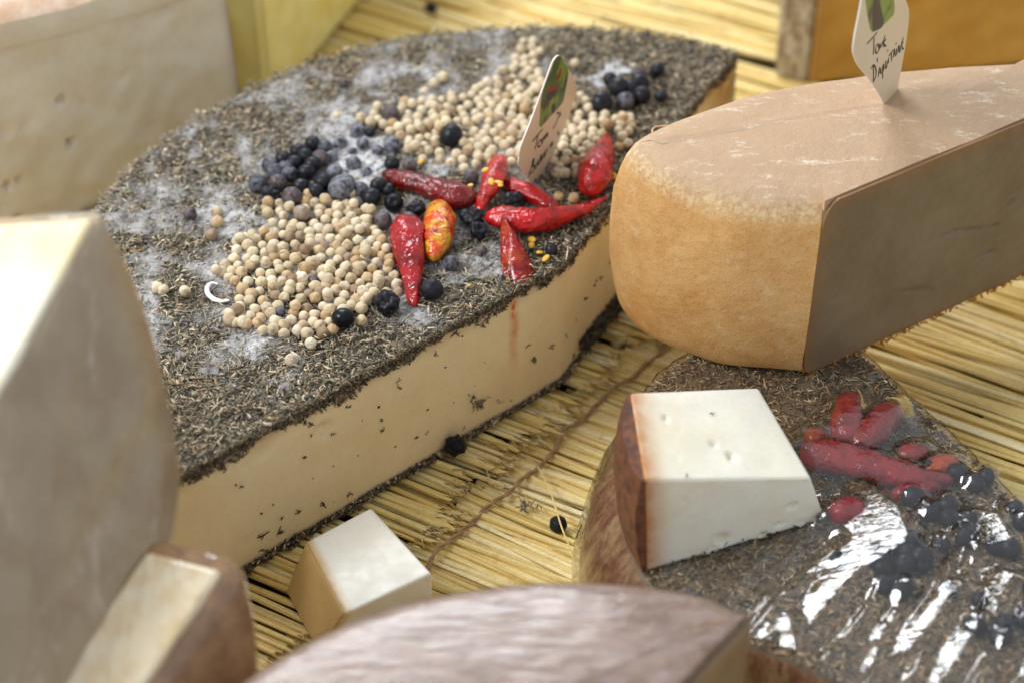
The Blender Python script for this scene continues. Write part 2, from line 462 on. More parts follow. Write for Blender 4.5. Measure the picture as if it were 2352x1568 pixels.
# ================================================================== HERB-CRUSTED WHEEL
TOP = 5.5; CW = np.array([1.1, 2.9]); RW = 16.0
APX = bz(1290, 606, TOP)[:2]
dA = bz(430, 1080, TOP)[:2]-APX; dA /= np.linalg.norm(dA)
dB = bz(1690, 122, TOP)[:2]-APX; dB /= np.linalg.norm(dB)
def hit(d, R):
    q = APX-CW; bq = np.dot(q, d); return APX+d*(-bq+math.sqrt(bq*bq-np.dot(q, q)+R*R))
def sector(R, step=.18, grow=0.0):
    pa, pb = hit(dA, R), hit(dB, R)
    a0 = math.atan2(*(pb-CW)[::-1]); a1 = math.atan2(*(pa-CW)[::-1]) % (2*math.pi)
    n2 = int(np.linalg.norm(pb-APX)/step); n1 = int(np.linalg.norm(pa-APX)/step); na = int((a1-a0)*R/(step*2))
    P = [APX+(pb-APX)*i/n2 for i in range(n2)]
    P += [CW+R*np.array([math.cos(a0+(a1-a0)*i/na), math.sin(a0+(a1-a0)*i/na)]) for i in range(na)]
    P += [pa+(APX-pa)*i/n1 for i in range(n1)]
    return np.array(P), n2, na, n1
SEC, n2_, na_, n1_ = sector(15.75)
wheel = empty('herb_cheese_wheel', (CW[0], CW[1], 0))
tag(wheel, 'cut wheel of pale cheese crusted with dried herbs, peppercorns, berries and chillies', 'cheese')

# pits and gouges on the big cut face, placed by pixel on that face
nA = np.array([dA[1], -dA[0], 0]); nA = nA if nA[1] < 0 else -nA
nB = np.array([dB[1], -dB[0], 0]); nB = nB if nB[0] > 0 else -nB
P0 = np.array([APX[0], APX[1], 0])
def onA(x, y): return bpl(x, y, P0, nA)
def onB(x, y): return bpl(x, y, P0, nB)
PITS = [(onA(748, 988), .30, .16), (onA(735, 985), .22, .12), (onA(590, 1045), .26, .12), (onA(575, 1068), .2, .09), (onA(610, 1035), .2, .09),
        (onA(490, 1168), .16, .06), (onA(745, 1055), .16, .05), (onA(1040, 772), .2, .05), (onA(1065, 768), .15, .05), (onA(560, 1245), .2, .06)]
zs = np.concatenate([[.2, .26, .36], np.arange(.5, 5.0, .16), [5.05, 5.15, 5.22]])
rings = []; edge = []
dAl = SEC-APX
cutmask = np.zeros(len(SEC)); cutmask[:n2_] = 2; cutmask[n2_+na_:] = 1; cutmask[0] = 3
for z in zs:
    ins = .05 if z in (.2, 5.22) else (.015 if z in (.26, 5.15) else 0)
    R = np.c_[offset_poly(np.c_[SEC, np.zeros(len(SEC))], ins)[:, :2], np.full(len(SEC), z)]
    for i in range(len(R)):
        if cutmask[i] in (1, 2):
            n_ = nA if cutmask[i] == 1 else nB
            d_ = .05*nz(R[i], .45, 2)+.02*nz(R[i]*np.array([1, 1, .15]), 2.5, 5)
            for (p, r_, dp) in PITS:
                if cutmask[i] == 1:
                    q = np.linalg.norm(R[i]-p)/r_
                    if q < 1.7: d_ -= dp*math.exp(-(q*1.15)**4)
            R[i] += n_*d_
    rings.append(R)
    edge.append(np.full(len(R), max(0, 1-(5.25-z)/.55)**1.5*.8+max(0, 1-(z-.2)/.3)*.7)+np.where(cutmask == 2, np.clip((np.linalg.norm(SEC-APX, axis=1)-10.5)/3, 0, .95), 0))
V, F = loft(rings); edge = np.concatenate(edge+[np.zeros(2)])
s0, s1 = onA(1180, 668), onA(1192, 880)
def stain(m, c):
    xyz = m.sep(m.pos)
    wob = m.math('MULTIPLY', m.math('SUBTRACT', m.noise(1.2, 3), .5), .30)
    # across the streak: distance along the face from its axis
    tdir = Vector((-dA[0], -dA[1], 0)).normalized()
    dt = m.nt.nodes.new('ShaderNodeVectorMath'); dt.operation = 'DOT_PRODUCT'; m.nt.links.new(m.pos, dt.inputs[0]); dt.inputs[1].default_value = tdir
    u = m.math('ADD', m.math('SUBTRACT', dt.outputs['Value'], float(np.dot(s0, np.array(tdir)))), wob)
    core = m.ramp(m.math('ABSOLUTE', u), .34, .02)
    z = xyz['Z']
    core = m.math('MULTIPLY', core, m.ramp(z, 1.3, 4.2))
    core = m.math('MULTIPLY', core, m.ramp(m.noise(1.8, 3), .25, .62, .3, 1))
    c = m.mix(m.math('MULTIPLY', core, .75), c, lin(214, 122, 36))
    hot = m.math('MULTIPLY', m.ramp(m.math('ABSOLUTE', u), .12, .0), m.ramp(z, 3.6, 4.8))
    return m.mix(m.math('MULTIPLY', hot, m.ramp(m.noise(5, 2), .45, .6)), c, lin(206, 74, 22))
MAT['herb_paste'] = m_paste('herb_cheese_paste', (244, 226, 182), (236, 214, 166), edge=(168, 120, 60), lines=.35, pores=.12, sss=.3, stain=stain)
build('paste', V, F, MAT['herb_paste'], parent=wheel, sharp=35, attrs={'edge': edge})

# where the mould grows: (px x, px y, half width, half height, strength)
MOULD = [(560, 505, 95, 38, .95), (520, 565, 60, 30, .6), (590, 790, 55, 40, 1.2), (560, 720, 45, 30, .8), (500, 640, 45, 40, .6), (640, 870, 55, 30, .7), (500, 850, 60, 40, .6),
         (800, 350, 75, 55, 1.3), (870, 330, 60, 45, 1.0), (840, 400, 70, 28, 1.2), (740, 310, 70, 35, .8), (1000, 385, 80, 25, .8), (910, 550, 50, 25, 1.0), (900, 505, 40, 20, 1.0),
         (1385, 178, 75, 16, 1.5), (1440, 165, 50, 12, 1.1), (960, 165, 70, 25, .9), (880, 215, 90, 30, .8), (700, 240, 110, 40, .6), (600, 330, 80, 40, .5), (1180, 140, 80, 20, .6),
         (1060, 200, 60, 20, .7), (1150, 620, 28, 30, .8), (450, 780, 50, 40, .5), (430, 980, 60, 50, .4), (720, 350, 60, 30, .6), (1300, 400, 40, 15, .4), (470, 420, 60, 40, .45),
         (700, 500, 80, 30, .6), (780, 600, 70, 40, .45), (600, 620, 60, 40, .5), (1110, 130, 60, 18, .5), (760, 190, 70, 25, .55)]
def mould_at(P):
    q = pj(P); v = np.zeros(len(q)); X, Y = q[:, 0].copy(), q[:, 1].copy()
    q[:, 0] += 22*np.sin(X*.043+Y*.031)+13*np.sin(X*.11-Y*.07+1)+8*np.sin(X*.21+Y*.26); q[:, 1] += 14*np.sin(Y*.052-X*.037+2)+8*np.sin(Y*.13+X*.09)+5*np.sin(X*.27-Y*.19)
    for (x, y, a, b_, s_) in MOULD:
        v = np.maximum(v, s_*np.exp(-(((q[:, 0]-x)/a)**2+((q[:, 1]-y)/b_)**2)))
    nb = np.array([noise.noise(Vector((x_*.011, y_*.017, 2.2)))+.6*noise.noise(Vector((x_*.033, y_*.05, 5.1))) for x_, y_ in zip(X, Y)])
    v = np.maximum(v, .52+.45*nb-np.clip((Y-(900-X*.28))/260, 0, 1)*.5-np.clip((X-1150)/300, 0, 1)*.5)
    return v
# crust: top slab, side skin and bottom slab with ragged edges at the cuts
SC, a2, aa, a1 = sector(15.95, .12)
def ragged(P, amp, o):
    Q = P.copy()
    for i in range(len(Q)): Q[i, :2] += (CW+np.array([0, 6])-Q[i, :2])/15*(-amp)*(nz((Q[i, 0], Q[i, 1], 0), 1.8, o)+.5*nz((Q[i, 0], Q[i, 1], 0), 6, o))
    return Q
SC3 = np.c_[SC, np.zeros(len(SC))]
def zl(z, ins, amp=.0, o=0):
    R = offset_poly(SC3, ins); R[:, 2] = z
    for i in range(len(R)): R[i, 2] += amp*nz((R[i, 0], R[i, 1], 0), 2.2, o)
    return R
# concentric inner rings so the slab surface can carry its mould attribute
cen = np.array([CW[0]-3.5, CW[1]+6.5, 0])
def inner(z, f, amp):
    R = SC3*f+cen*(1-f); R[:, 2] = z
    for i in range(len(R)): R[i, 2] += amp*nz((R[i, 0], R[i, 1], 0), 1.1, 8)
    return R
rg = [zl(5.12, .05, .10, 1), zl(5.2, .0, .06, 1), zl(5.30, .02, .03), zl(5.36, .1, .03)]+[inner(5.36, f, .06) for f in (.95, .88, .8, .7, .6, .48, .36, .24, .12)]
V, F = loft(rg, cap0=True); mo = mould_at(V)
build('top_crust', V, F, MAT['crust'], parent=wheel, attrs={'mould': mo}, sharp=60)
rg = [zl(.0, .08), zl(.02, .0), zl(.12, -.03), zl(.24, .05, .06, 4)]; V, F = loft(rg)
build('bottom_crust', V, F, MAT['crust'], parent=wheel, sharp=60)
ia = slice(n2_, n2_+na_+1); arc = SEC[ia]; rr = arc-CW; rr /= np.linalg.norm(rr, axis=1)[:, None]
rg = []
for z, o_ in ((.2, .0), (1.2, .12), (2.7, .18), (4.2, .13), (5.15, .03)): rg.append(np.c_[arc+rr*(o_+.02), np.full(len(arc), z)])
for z, o_ in ((5.15, -.12), (.2, -.12)): rg.append(np.c_[arc+rr*o_, np.full(len(arc), z)])
rg.append(rg[0]); V, F = loft(rg, cap0=False, cap1=False, closed=False)
build('side_rind', V, F, MAT['crust'], parent=wheel, sharp=60)

# ---- herb bits: tapered bent slivers, thousands, one mesh with a tint each
def slivers(C, D, L, W, T, up=None):
    n = len(C); D = D/np.linalg.norm(D, axis=1)[:, None]
    r = rng.normal(size=(n, 3)); A = np.cross(D, r); A /= np.linalg.norm(A, axis=1)[:, None]; B = np.cross(D, A)
    bend = rng.normal(0, .14, n)*L
    V = np.zeros((n, 9, 3))
    for k, (t, wd) in enumerate(((-.5, .55), (0.02, 1.0), (.5, .4))):
        mid = C+D*(t*L)[:, None]+A*(bend*(1-4*t*t))[:, None]
        for j in range(3):
            a = 2.094*j
            V[:, k*3+j] = mid+(A*math.cos(a)+B*math.sin(a)*.75)*(W*wd*.5)[:, None]
    f = [(0, 1, 4, 3), (1, 2, 5, 4), (2, 0, 3, 5), (3, 4, 7, 6), (4, 5, 8, 7), (5, 3, 6, 8)]; tri = [(0, 2, 1), (6, 7, 8)]
    base = (np.arange(n)*9)[:, None]
    Q = np.concatenate([base+np.array(x) for x in f]); TR = np.concatenate([base+np.array(x) for x in tri])
    return V.reshape(-1, 3), Q, TR, np.repeat(T, 9, 0)
def quick_mesh(name, V, Q, TR, T, mat, parent, smooth=False):
    o0 = np.array(parent.location)/S if parent else np.zeros(3)
    me = bpy.data.meshes.new(name); nv = len(V)
    me.vertices.add(nv); me.vertices.foreach_set('co', ((V-o0)*S).astype(np.float32).ravel())
    li = np.concatenate([Q.ravel(), TR.ravel()]).astype(np.int32); nl = len(li); me.loops.add(nl)
    me.loops.foreach_set('vertex_index', li)
    st = np.concatenate([np.arange(len(Q))*4, len(Q)*4+np.arange(len(TR))*3]).astype(np.int32)
    me.polygons.add(len(st)); me.polygons.foreach_set('loop_start', st)
    if smooth: me.polygons.foreach_set('use_smooth', [True]*len(st))
    me.update(calc_edges=True); me.validate()
    if T is not None:
        at = me.attributes.new('tint', 'FLOAT_COLOR', 'POINT'); at.data.foreach_set('color', T.astype(np.float32).ravel())
    me.materials.append(mat); return link(name, me, parent)
PAL = np.array([lin(134, 124, 98), lin(162, 146, 114), lin(112, 106, 86), lin(184, 164, 128), lin(88, 82, 68), lin(146, 124, 92), lin(206, 188, 152), lin(66, 60, 50), lin(158, 122, 78), lin(126, 124, 102)])
PAL[:, :3] *= 1.28; PAL[:, 2] *= 1.16; PAL[:, 0] *= .96
PW = np.array([.15, .15, .14, .10, .14, .10, .05, .11, .03, .03])
def tints(n, P=None, mould=0.8, warm=0.0):
    k = rng.choice(len(PAL), n, p=PW/PW.sum()); T = PAL[k].copy(); T[:, :3] *= rng.uniform(.75, 1.25, (n, 1))
    if P is not None and mould:
        f = np.clip((mould_at(P)-.25)*1.2, 0, .85)[:, None]*mould*rng.uniform(.2, 1, (n, 1))
        T[:, :3] = T[:, :3]*(1-f)+np.array(lin(196, 192, 186))[:3]*f
    if warm: T[:, :3] *= np.array([1+warm*.25, 1, 1-warm*.3])
    return T
def flat_dirs(n, tilt=.28):
    a = rng.uniform(0, 2*math.pi, n); return np.stack([np.cos(a), np.sin(a), rng.normal(0, tilt, n)], 1)
# herbs thin out where the pepper heaps sit; fewer where far away and blurred
N0 = 120000
pts = np.stack([rng.uniform(-16, 11, N0), rng.uniform(-9, 20, N0)], 1)
pts += 0
ins = inpoly(pts, ragged(SC3, .22, 3)[:, :2]); pts = pts[ins]
keep = rng.random(len(pts)) < np.clip(1.15-.022*(pts[:, 1]+8), .45, 1); pts = pts[keep]
n = len(pts); z = 5.36+np.abs(rng.normal(0, .10, n))+.06*np.array([nz((p[0], p[1], 0), 1.2) for p in pts])
C_ = np.c_[pts, z]; L_ = np.clip(rng.lognormal(-1.52, .42, n), .08, .55); W_ = np.clip(rng.lognormal(-2.68, .33, n), .03, .13)
parts = [slivers(C_, flat_dirs(n), L_, W_, tints(n, C_))]
# crumbs over the cut edge: dense ragged fringe along both cuts at the top, thinner at the foot
def fringe(p_from, d, length, nrm, n, ztop, depth, o, out=.10):
    t = rng.uniform(0, length, n); dep = np.array([max(.05, depth*(.55+1.1*nz((tt, o, 0), .55, o)+.6*nz((tt, o, 0), 2.3, o))) for tt in t])
    zz = ztop-rng.uniform(0, 1, n)**1.4*dep
    P = np.c_[p_from[0]+d[0]*t, p_from[1]+d[1]*t, zz]+nrm*rng.uniform(-.06, out, n)[:, None]
    D_ = np.outer(rng.normal(0, 1, n), np.r_[d, 0])+np.outer(rng.normal(0, .35, n), nrm)+np.outer(rng.normal(0, .8, n), [0, 0, 1])
    return P, D_
for (pf, d, ln, nr, nn) in ((APX, dA, 15.2, nA, 4300), (APX, dB, 14.5, nB, 2400)):
    P, D_ = fringe(pf, d, ln, nr, nn, 5.46, .55, 11, .05)
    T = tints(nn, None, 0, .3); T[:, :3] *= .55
    parts.append(slivers(P, D_, np.clip(rng.lognormal(-1.7, .4, nn), .06, .4), np.clip(rng.lognormal(-2.9, .35, nn), .03, .11), T))
    P, D_ = fringe(pf, d, ln, nr, 2600, .34, .34, 23, .16)
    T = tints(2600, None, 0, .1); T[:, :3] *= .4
    k = rng.random(2600) < .16; T[k, :3] = np.array(lin(206, 186, 150))[:3]
    parts.append(slivers(P, D_, np.clip(rng.lognormal(-1.9, .35, 2600), .06, .3), np.clip(rng.lognormal(-2.6, .4, 2600), .03, .16), T))
# thick dark herb bank along the foot of the shaded face
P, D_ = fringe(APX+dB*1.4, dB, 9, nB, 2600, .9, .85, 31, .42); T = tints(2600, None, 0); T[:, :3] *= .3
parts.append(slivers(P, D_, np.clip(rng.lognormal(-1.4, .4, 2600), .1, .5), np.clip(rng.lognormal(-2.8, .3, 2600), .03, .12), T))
# rear and left side skin
na2 = 5000; ang = rng.uniform(math.atan2(*(hit(dB, 16)-CW)[::-1]), 3.95, na2); zz = rng.uniform(.1, 5.4, na2)
P = np.c_[CW[0]+16.0*np.cos(ang), CW[1]+16.0*np.sin(ang), zz]; T = tints(na2); T[:, :3] *= .7
D_ = np.stack([-np.sin(ang), np.cos(ang), rng.normal(0, .6, na2)], 1); parts.append(slivers(P, D_, np.full(na2, .3), np.full(na2, .07), T))
def join_parts(parts):
    Vs, Qs, Ts, Cs = [], [], [], []; off = 0
    for (v, q, t, c) in parts: Vs.append(v); Qs.append(q+off); Ts.append(t+off); Cs.append(c); off += len(v)
    return np.concatenate(Vs), np.concatenate(Qs), np.concatenate(Ts), np.concatenate(Cs)
o = quick_mesh('herb_coating', *join_parts(parts), MAT['bits'], wheel); o['kind'] = 'stuff'
o['label'] = 'grey-brown crust of dried herb needles'
# crumbs stuck to the cut faces
CR = [(700, 968, 'A', 5), (712, 975, 'A', 4), (765, 998, 'A', 4), (873, 968, 'A', 3), (880, 985, 'A', 3), (955, 1000, 'A', 3), (980, 992, 'A', 3), (552, 1112, 'A', 3), (683, 1175, 'A', 3), (740, 1158, 'A', 4),
      (800, 1135, 'A', 3), (645, 1190, 'A', 3), (600, 1230, 'A', 6), (640, 1220, 'A', 6), (605, 1260, 'A', 6), (975, 800, 'A', 5), (1000, 815, 'A', 3), (915, 885, 'A', 3), (920, 870, 'A', 2), (850, 860, 'A', 5), (810, 870, 'A', 3),
      (800, 930, 'A', 2), (1045, 770, 'A', 3), (1145, 920, 'A', 2), (1215, 795, 'A', 2), (1225, 828, 'A', 6), (700, 1050, 'A', 2), (1268, 795, 'A', 2), (1245, 900, 'A', 2),
      (1315, 820, 'B', 3), (1345, 690, 'B', 3), (1365, 655, 'B', 3), (1380, 640, 'B', 3), (1320, 740, 'B', 2), (1300, 770, 'B', 2), (1400, 600, 'B', 3)]
parts = []
def clump(p, n, spread, nrm, dark=.4, ln=-1.75):
    P = p+rng.normal(0, spread, (n, 3)); P -= np.outer((P-p)@nrm, nrm); P += np.outer(rng.uniform(.0, .05, n), nrm)
    D_ = rng.normal(size=(n, 3)); D_ -= np.outer(D_@nrm, nrm)*.8; T = tints(n); T[:, :3] *= dark
    return slivers(P, D_, np.clip(rng.lognormal(ln, .4, n), .06, .4), np.clip(rng.lognormal(-2.9, .3, n), .03, .1), T)
for (x, y, f_, k) in CR:
    parts.append(clump(onA(x, y) if f_ == 'A' else onB(x, y), k, .05, nA if f_ == 'A' else nB))
parts.append(clump(onA(1102, 924), 26, .11, nA, .6, -1.4)); parts.append(clump(onA(1225, 826), 8, .06, nA, .5))
parts.append(clump(onA(1085, 918), 6, .08, nA, .7, -1.2))
for _ in range(60):
    x, y = rng.uniform(450, 1270), rng.uniform(680, 1250); p = onA(x, y)
    if .4 < p[2] < 4.8: parts.append(clump(p, 1, .01, nA, .5, -2.5))
o = quick_mesh('herb_crumbs', *join_parts(parts), MAT['bits'], wheel); o['kind'] = 'stuff'
# mould: a thin cottony skin with holes plus fine fibres
gx = np.arange(-16, 11, .16); gy = np.arange(-9, 20, .16); G = np.stack(np.meshgrid(gx, gy, indexing='ij'), -1); nx, ny = G.shape[:2]
P = np.c_[G.reshape(-1, 2), np.full(nx*ny, 5.5)]; mv = mould_at(P); ok = (mv > .42) & inpoly(P[:, :2], offset_poly(SC3, .4)[:, :2])
P[:, 2] += np.array([.09*nz(p, 2.0, 4)+.05*nz(p, 5.0, 9) for p in P])-.02+.05*np.clip(mv, 0, 1.2)
ok2 = ok.reshape(nx, ny); idx = -np.ones(nx*ny, int); F = []; used = []
for i in range(nx-1):
    for j in range(ny-1):
        if ok2[i, j] and ok2[i+1, j] and ok2[i, j+1] and ok2[i+1, j+1]:
            F.append((i*ny+j, (i+1)*ny+j, (i+1)*ny+j+1, i*ny+j+1))
us = sorted({v for f in F for v in f}); idx[us] = np.arange(len(us)); F = [tuple(idx[v] for v in f) for f in F]
o = build('mould_skin', P[us], F, MAT['mould'], parent=wheel, sharp=None, attrs={'mould': np.clip((mv[us]-.42)*1.9, 0, 1)}); o['kind'] = 'stuff'
o['label'] = 'white cottony mould between the herbs'
nf = 60000; pf = np.stack([rng.uniform(-16, 11, nf), rng.uniform(-9, 20, nf)], 1); Pf = np.c_[pf, np.full(nf, 5.52)]; mf = mould_at(Pf)
Pf = Pf[rng.random(nf) < np.clip(mf-.36, 0, 1)]; Pf = Pf[inpoly(Pf[:, :2], offset_poly(SC3, .4)[:, :2])]; nf = len(Pf)
Pf[:, 2] += np.abs(rng.normal(0, .07, nf))
o = quick_mesh('mould_fibres', *slivers(Pf, flat_dirs(nf, .5), rng.uniform(.15, .45, nf), rng.uniform(.008, .018, nf), np.ones((nf, 4))), MAT['fibre'], wheel); o['kind'] = 'stuff'

# frayed splinters where the bundles of stalks end
en = np.array([e for e in ends if -22 < e[1] < 30]); en = np.repeat(en, 3, 0); ne_ = len(en)
P = en[:, :1]*E1+en[:, 1:2]*Q1; P = np.c_[P+rng.normal(0, .08, (ne_, 2))+E1*rng.uniform(-.1, .12, (ne_, 1)), en[:, 2]+rng.uniform(-.1, .08, ne_)]
D_ = np.c_[np.tile(E1, (ne_, 1)), np.zeros(ne_)]+rng.normal(0, .30, (ne_, 3))
T = np.array([lin(246, 228, 160), lin(228, 198, 120), lin(200, 164, 96), lin(250, 240, 200)])[rng.integers(0, 4, ne_)]
o = quick_mesh('frayed_ends', *slivers(P, D_, rng.uniform(.12, .5, ne_), rng.uniform(.025, .08, ne_), T), MAT['bits'], mat_root); o['kind'] = 'stuff'

# ================================================================== LOOSE TOPPINGS
def ball_mesh(name, seed, wrinkle=.05, scale=1.0, dent=None, sub=3, mat='pepper', tip=0.0, squash=1.0, freq=1.6):
    bm = bmesh.new(); bmesh.ops.create_icosphere(bm, subdivisions=sub, radius=1.0)
    for v in bm.verts:
        p = v.co.normalized(); r = 1+wrinkle*(noise.noise(p*freq+Vector((seed*3.1, 0, 0)))+.5*noise.noise(p*freq*2.3+Vector((0, seed*2.7, 0))))
        if wrinkle > .12: r -= wrinkle*.9*abs(noise.noise(p*freq*1.5+Vector((0, 0, seed*1.9))))
        if tip: r += tip*math.exp(-((p-Vector((.3, .2, .93)).normalized()).length/.28)**2)
        if dent:
            q = (p-Vector(dent).normalized()).length; r -= .30*math.exp(-(q/.34)**4)
        v.co = p*r; v.co.z *= squash
    me = bpy.data.meshes.new(name); bm.to_mesh(me); bm.free()
    me.polygons.foreach_set('use_smooth', [True]*len(me.polygons)); me.materials.append(MAT[mat]); return me
PEP = [ball_mesh('white_peppercorn', k, 0.09+.05*(k % 3), tip=(.22 if k % 4 == 0 else .0), mat='pepper') for k in range(8)]
def px_of_crop(pts, x0, y0, k): return [((x0+x/k)/1.063, (y0+y/k)/1.063) for x, y in pts]
FRONT = px_of_crop([(700, 180), (1010, 50), (1200, 90), (1420, 100), (1580, 190), (1640, 330), (1690, 480), (1800, 640), (1830, 820), (1720, 920), (1560, 1020), (1440, 1060), (1250, 1240), (1090, 1260),
                    (780, 1250), (640, 1220), (450, 1180), (330, 1090), (440, 960), (480, 850), (310, 730), (380, 560), (420, 470), (560, 400), (700, 330)], 450, 450, 3.484)
REAR = px_of_crop([(200, 790), (480, 690), (700, 650), (950, 600), (1100, 520), (1240, 430), (1300, 300), (1440, 310), (1440, 520), (1520, 640), (1700, 610), (1790, 700), (1830, 760), (2040, 780), (2060, 860), (1960, 1000),
                   (1700, 1190), (1560, 1180), (1500, 1100), (1240, 1080), (1000, 1110), (850, 1090), (650, 1070), (500, 980), (450, 880), (290, 850)], 800, 0, 2.766)
SINGLE = px_of_crop([(280, 230), (280, 320), (230, 430), (910, 1490), (1075, 1350), (500, 1170), (390, 1160), (1505, 1160), (5, 910), (-230, 880), (-180, 900), (1060, 90), (800, 165)], 450, 450, 3.484) \
    + px_of_crop([(1560, 1330), (1660, 1340), (2030, 970), (2040, 820), (780, 520), (520, 690), (1585, 1170), (720, 560), (1670, 430)], 800, 0, 2.766)
taken = []     # (x, y, r) plan discs of berries and chillies, so the heaps keep clear
JUN = []       # filled below: x px, y px, diameter px, kind
def crop6(l): return [(*px_of_crop([(x, y)], 560, 260, 4.356)[0], d/4.356/1.063, k) for x, y, d, k in l]
def crop2(l): return [(*px_of_crop([(x, y)], 800, 0, 2.766)[0], d/2.766/1.063, k) for x, y, d, k in l]
def crop4(l): return [(*px_of_crop([(x, y)], 900, 350, 3.618)[0], d/3.618/1.063, k) for x, y, d, k in l]
JUN += crop6([(890, 400, 190, 'b'), (1010, 430, 180, 'm'), (730, 480, 190, 'b'), (575, 560, 180, 'b'), (430, 620, 180, 'm'), (815, 530, 190, 'b'), (970, 550, 190, 'n'), (600, 650, 180, 'm'), (480, 700, 190, 'm'),
              (640, 715, 190, 'm'), (820, 700, 200, 'b'), (300, 820, 210, 'm'), (765, 850, 190, 'b'), (1000, 800, 200, 'b'), (520, 810, 180, 'n'), (450, 945, 220, 'w'), (670, 960, 210, 'n'), (1120, 690, 170, 'M'),
              (1200, 860, 320, 'g'), (1380, 890, 200, 'm'), (1510, 970, 210, 'b'), (1590, 840, 190, 'b'), (1690, 880, 150, 'b'), (1750, 1030, 215, 'h'), (1990, 1090, 215, 'w'), (1635, 1210, 190, 'n'),
              (1920, 1190, 150, 'n'), (1365, 1030, 140, 'n'), (1360, 270, 180, 'M'), (1500, 275, 130, 'b'), (1180, 390, 160, 'M'), (1420, 400, 150, 'M'), (1730, 410, 200, 'M'), (1320, 610, 180, 'M'), (1460, 700, 130, 'M'),
              (1730, 610, 180, 'b'), (1920, 630, 170, 'n'), (1720, 70, 190, 'n'), (1310, 480, 110, 'M'), (1580, 470, 140, 'M'), (880, 620, 200, 'b'), (690, 600, 180, 'b'), (920, 900, 190, 'b'), (1090, 540, 150, 'M'), (770, 150 + 800, 10, 'x')])
JUN += crop2([(835, 915, 168, 'B'), (2225, 470, 110, 'b'), (2100, 500, 110, 'n'), (1965, 590, 150, 'b'), (2110, 560, 130, 'b'), (1855, 690, 150, 'b'), (2010, 680, 130, 'm'), (2120, 640, 130, 'b'), (2250, 650, 100, 'b'),
              (1910, 540, 110, 'b'), (2040, 600, 120, 'b'), (970, 1190, 110, 'n'), (1270, 1355, 130, 'w'), (110, 560, 70, 'n'), (425, 760, 110, 'n')])
JUN += crop4([(930, 670, 190, 'w'), (960, 770, 170, 'w'), (860, 640, 140, 'b'), (725, 1060, 150, 'm'), (560, 1290, 200, 'b'), (175, 1405, 230, 'w'), (1615, 940, 120, 'b'), (1000, 950, 100, 'n'), (1290, 510, 170, 'w')])
JUN += [(*px_of_crop([(1350, 1135)], 450, 450, 3.484)[0], 200/3.484/1.063, 's'), (*px_of_crop([(1100, 820)], 450, 450, 3.484)[0], 26, 'n'), (*px_of_crop([(815, 1080)], 450, 450, 3.484)[0], 25, 'm'),
        (*px_of_crop([(50, 250)], 450, 450, 3.484)[0], 32, 'n'), (*px_of_crop([(1000, 245)], 450, 450, 3.484)[0], 40, 't')]
JM = {'b': [ball_mesh('juniper_berry', k+20, .05, mat='juniper', squash=.95) for k in range(4)], 'w': [ball_mesh('juniper_berry', k+30, .38, mat='juniper', sub=4, freq=1.5, squash=.9) for k in range(4)],
      'h': [ball_mesh('juniper_berry', 41, .03, dent=(-.05, -.66, .75), mat='juniper', sub=4)]}
for k in 'nmMgBs': JM[k] = JM['b'] if k != 'n' else [ball_mesh('juniper_berry', k2+50, .12, mat='juniper') for k2 in range(3)]
JM['t'] = JM['n']
JC = {'b': (*lin(20, 21, 27)[:3], .04), 'w': (*lin(20, 21, 27)[:3], .04), 'h': (*lin(18, 20, 26)[:3], .0), 'n': (*lin(78, 58, 50)[:3], .25), 'm': (*lin(30, 30, 40)[:3], .35), 'M': (*lin(38, 44, 50)[:3], .6),
      'g': (*lin(66, 72, 74)[:3], .5), 'B': (*lin(20, 21, 28)[:3], .03), 's': (*lin(12, 16, 20)[:3], .0), 't': (*lin(160, 136, 108)[:3], .3)}
JL = {'b': ('plump blue-black juniper berry on the herb crust', 'plump blue-black juniper berries'), 'w': ('wrinkled shrivelled black juniper berry on the herb crust', 'wrinkled juniper berries'),
      'h': ('shiny black juniper berry with a round dimple below the dark chilli', None), 'n': ('brown dried juniper berry on the herb crust', 'brown juniper berries'),
      'm': ('juniper berry dusted with pale bloom on the herb crust', 'dusty juniper berries'), 'M': ('juniper berry half sunk in white mould', 'mouldy juniper berries'),
      'g': ('large dull grey berry, biggest of the dark cluster', None), 'B': ('large round blue-black juniper berry alone among the rear peppercorns', None),
      's': ('glossy jet-black juniper berry at the front edge of the peppercorn heap', None), 't': ('large tan dried berry at the rear rim of the front peppercorn heap', None)}
placed_j = []
for i, (x, y, d, k) in enumerate(JUN):
    if k == 'x': continue
    r = d/2/pxcm(x, y, TOP+.3)
    sink = .55 if k == 'M' else (.82 if k in 'mg' else .95)
    zc = TOP-.02+r*sink-(.05 if k == 'g' else 0)
    p = bz(x, y, zc); ms = JM[k]
    o = link('juniper_berry', ms[i % len(ms)], None, p); s_ = r
    o.scale = (r*S*random.uniform(.95, 1.05), r*S*random.uniform(.95, 1.05), r*S*random.uniform(.88, 1.0))
    o.rotation_euler = (0, 0, 0) if k == 'h' else (random.uniform(-.8, .8), random.uniform(-.8, .8), random.uniform(0, 6.28))
    o.color = JC[k]; lb, gp = JL[k]; tag(o, lb, 'berry', gp); taken.append((p[0], p[1], r*.85)); placed_j.append((p, r))

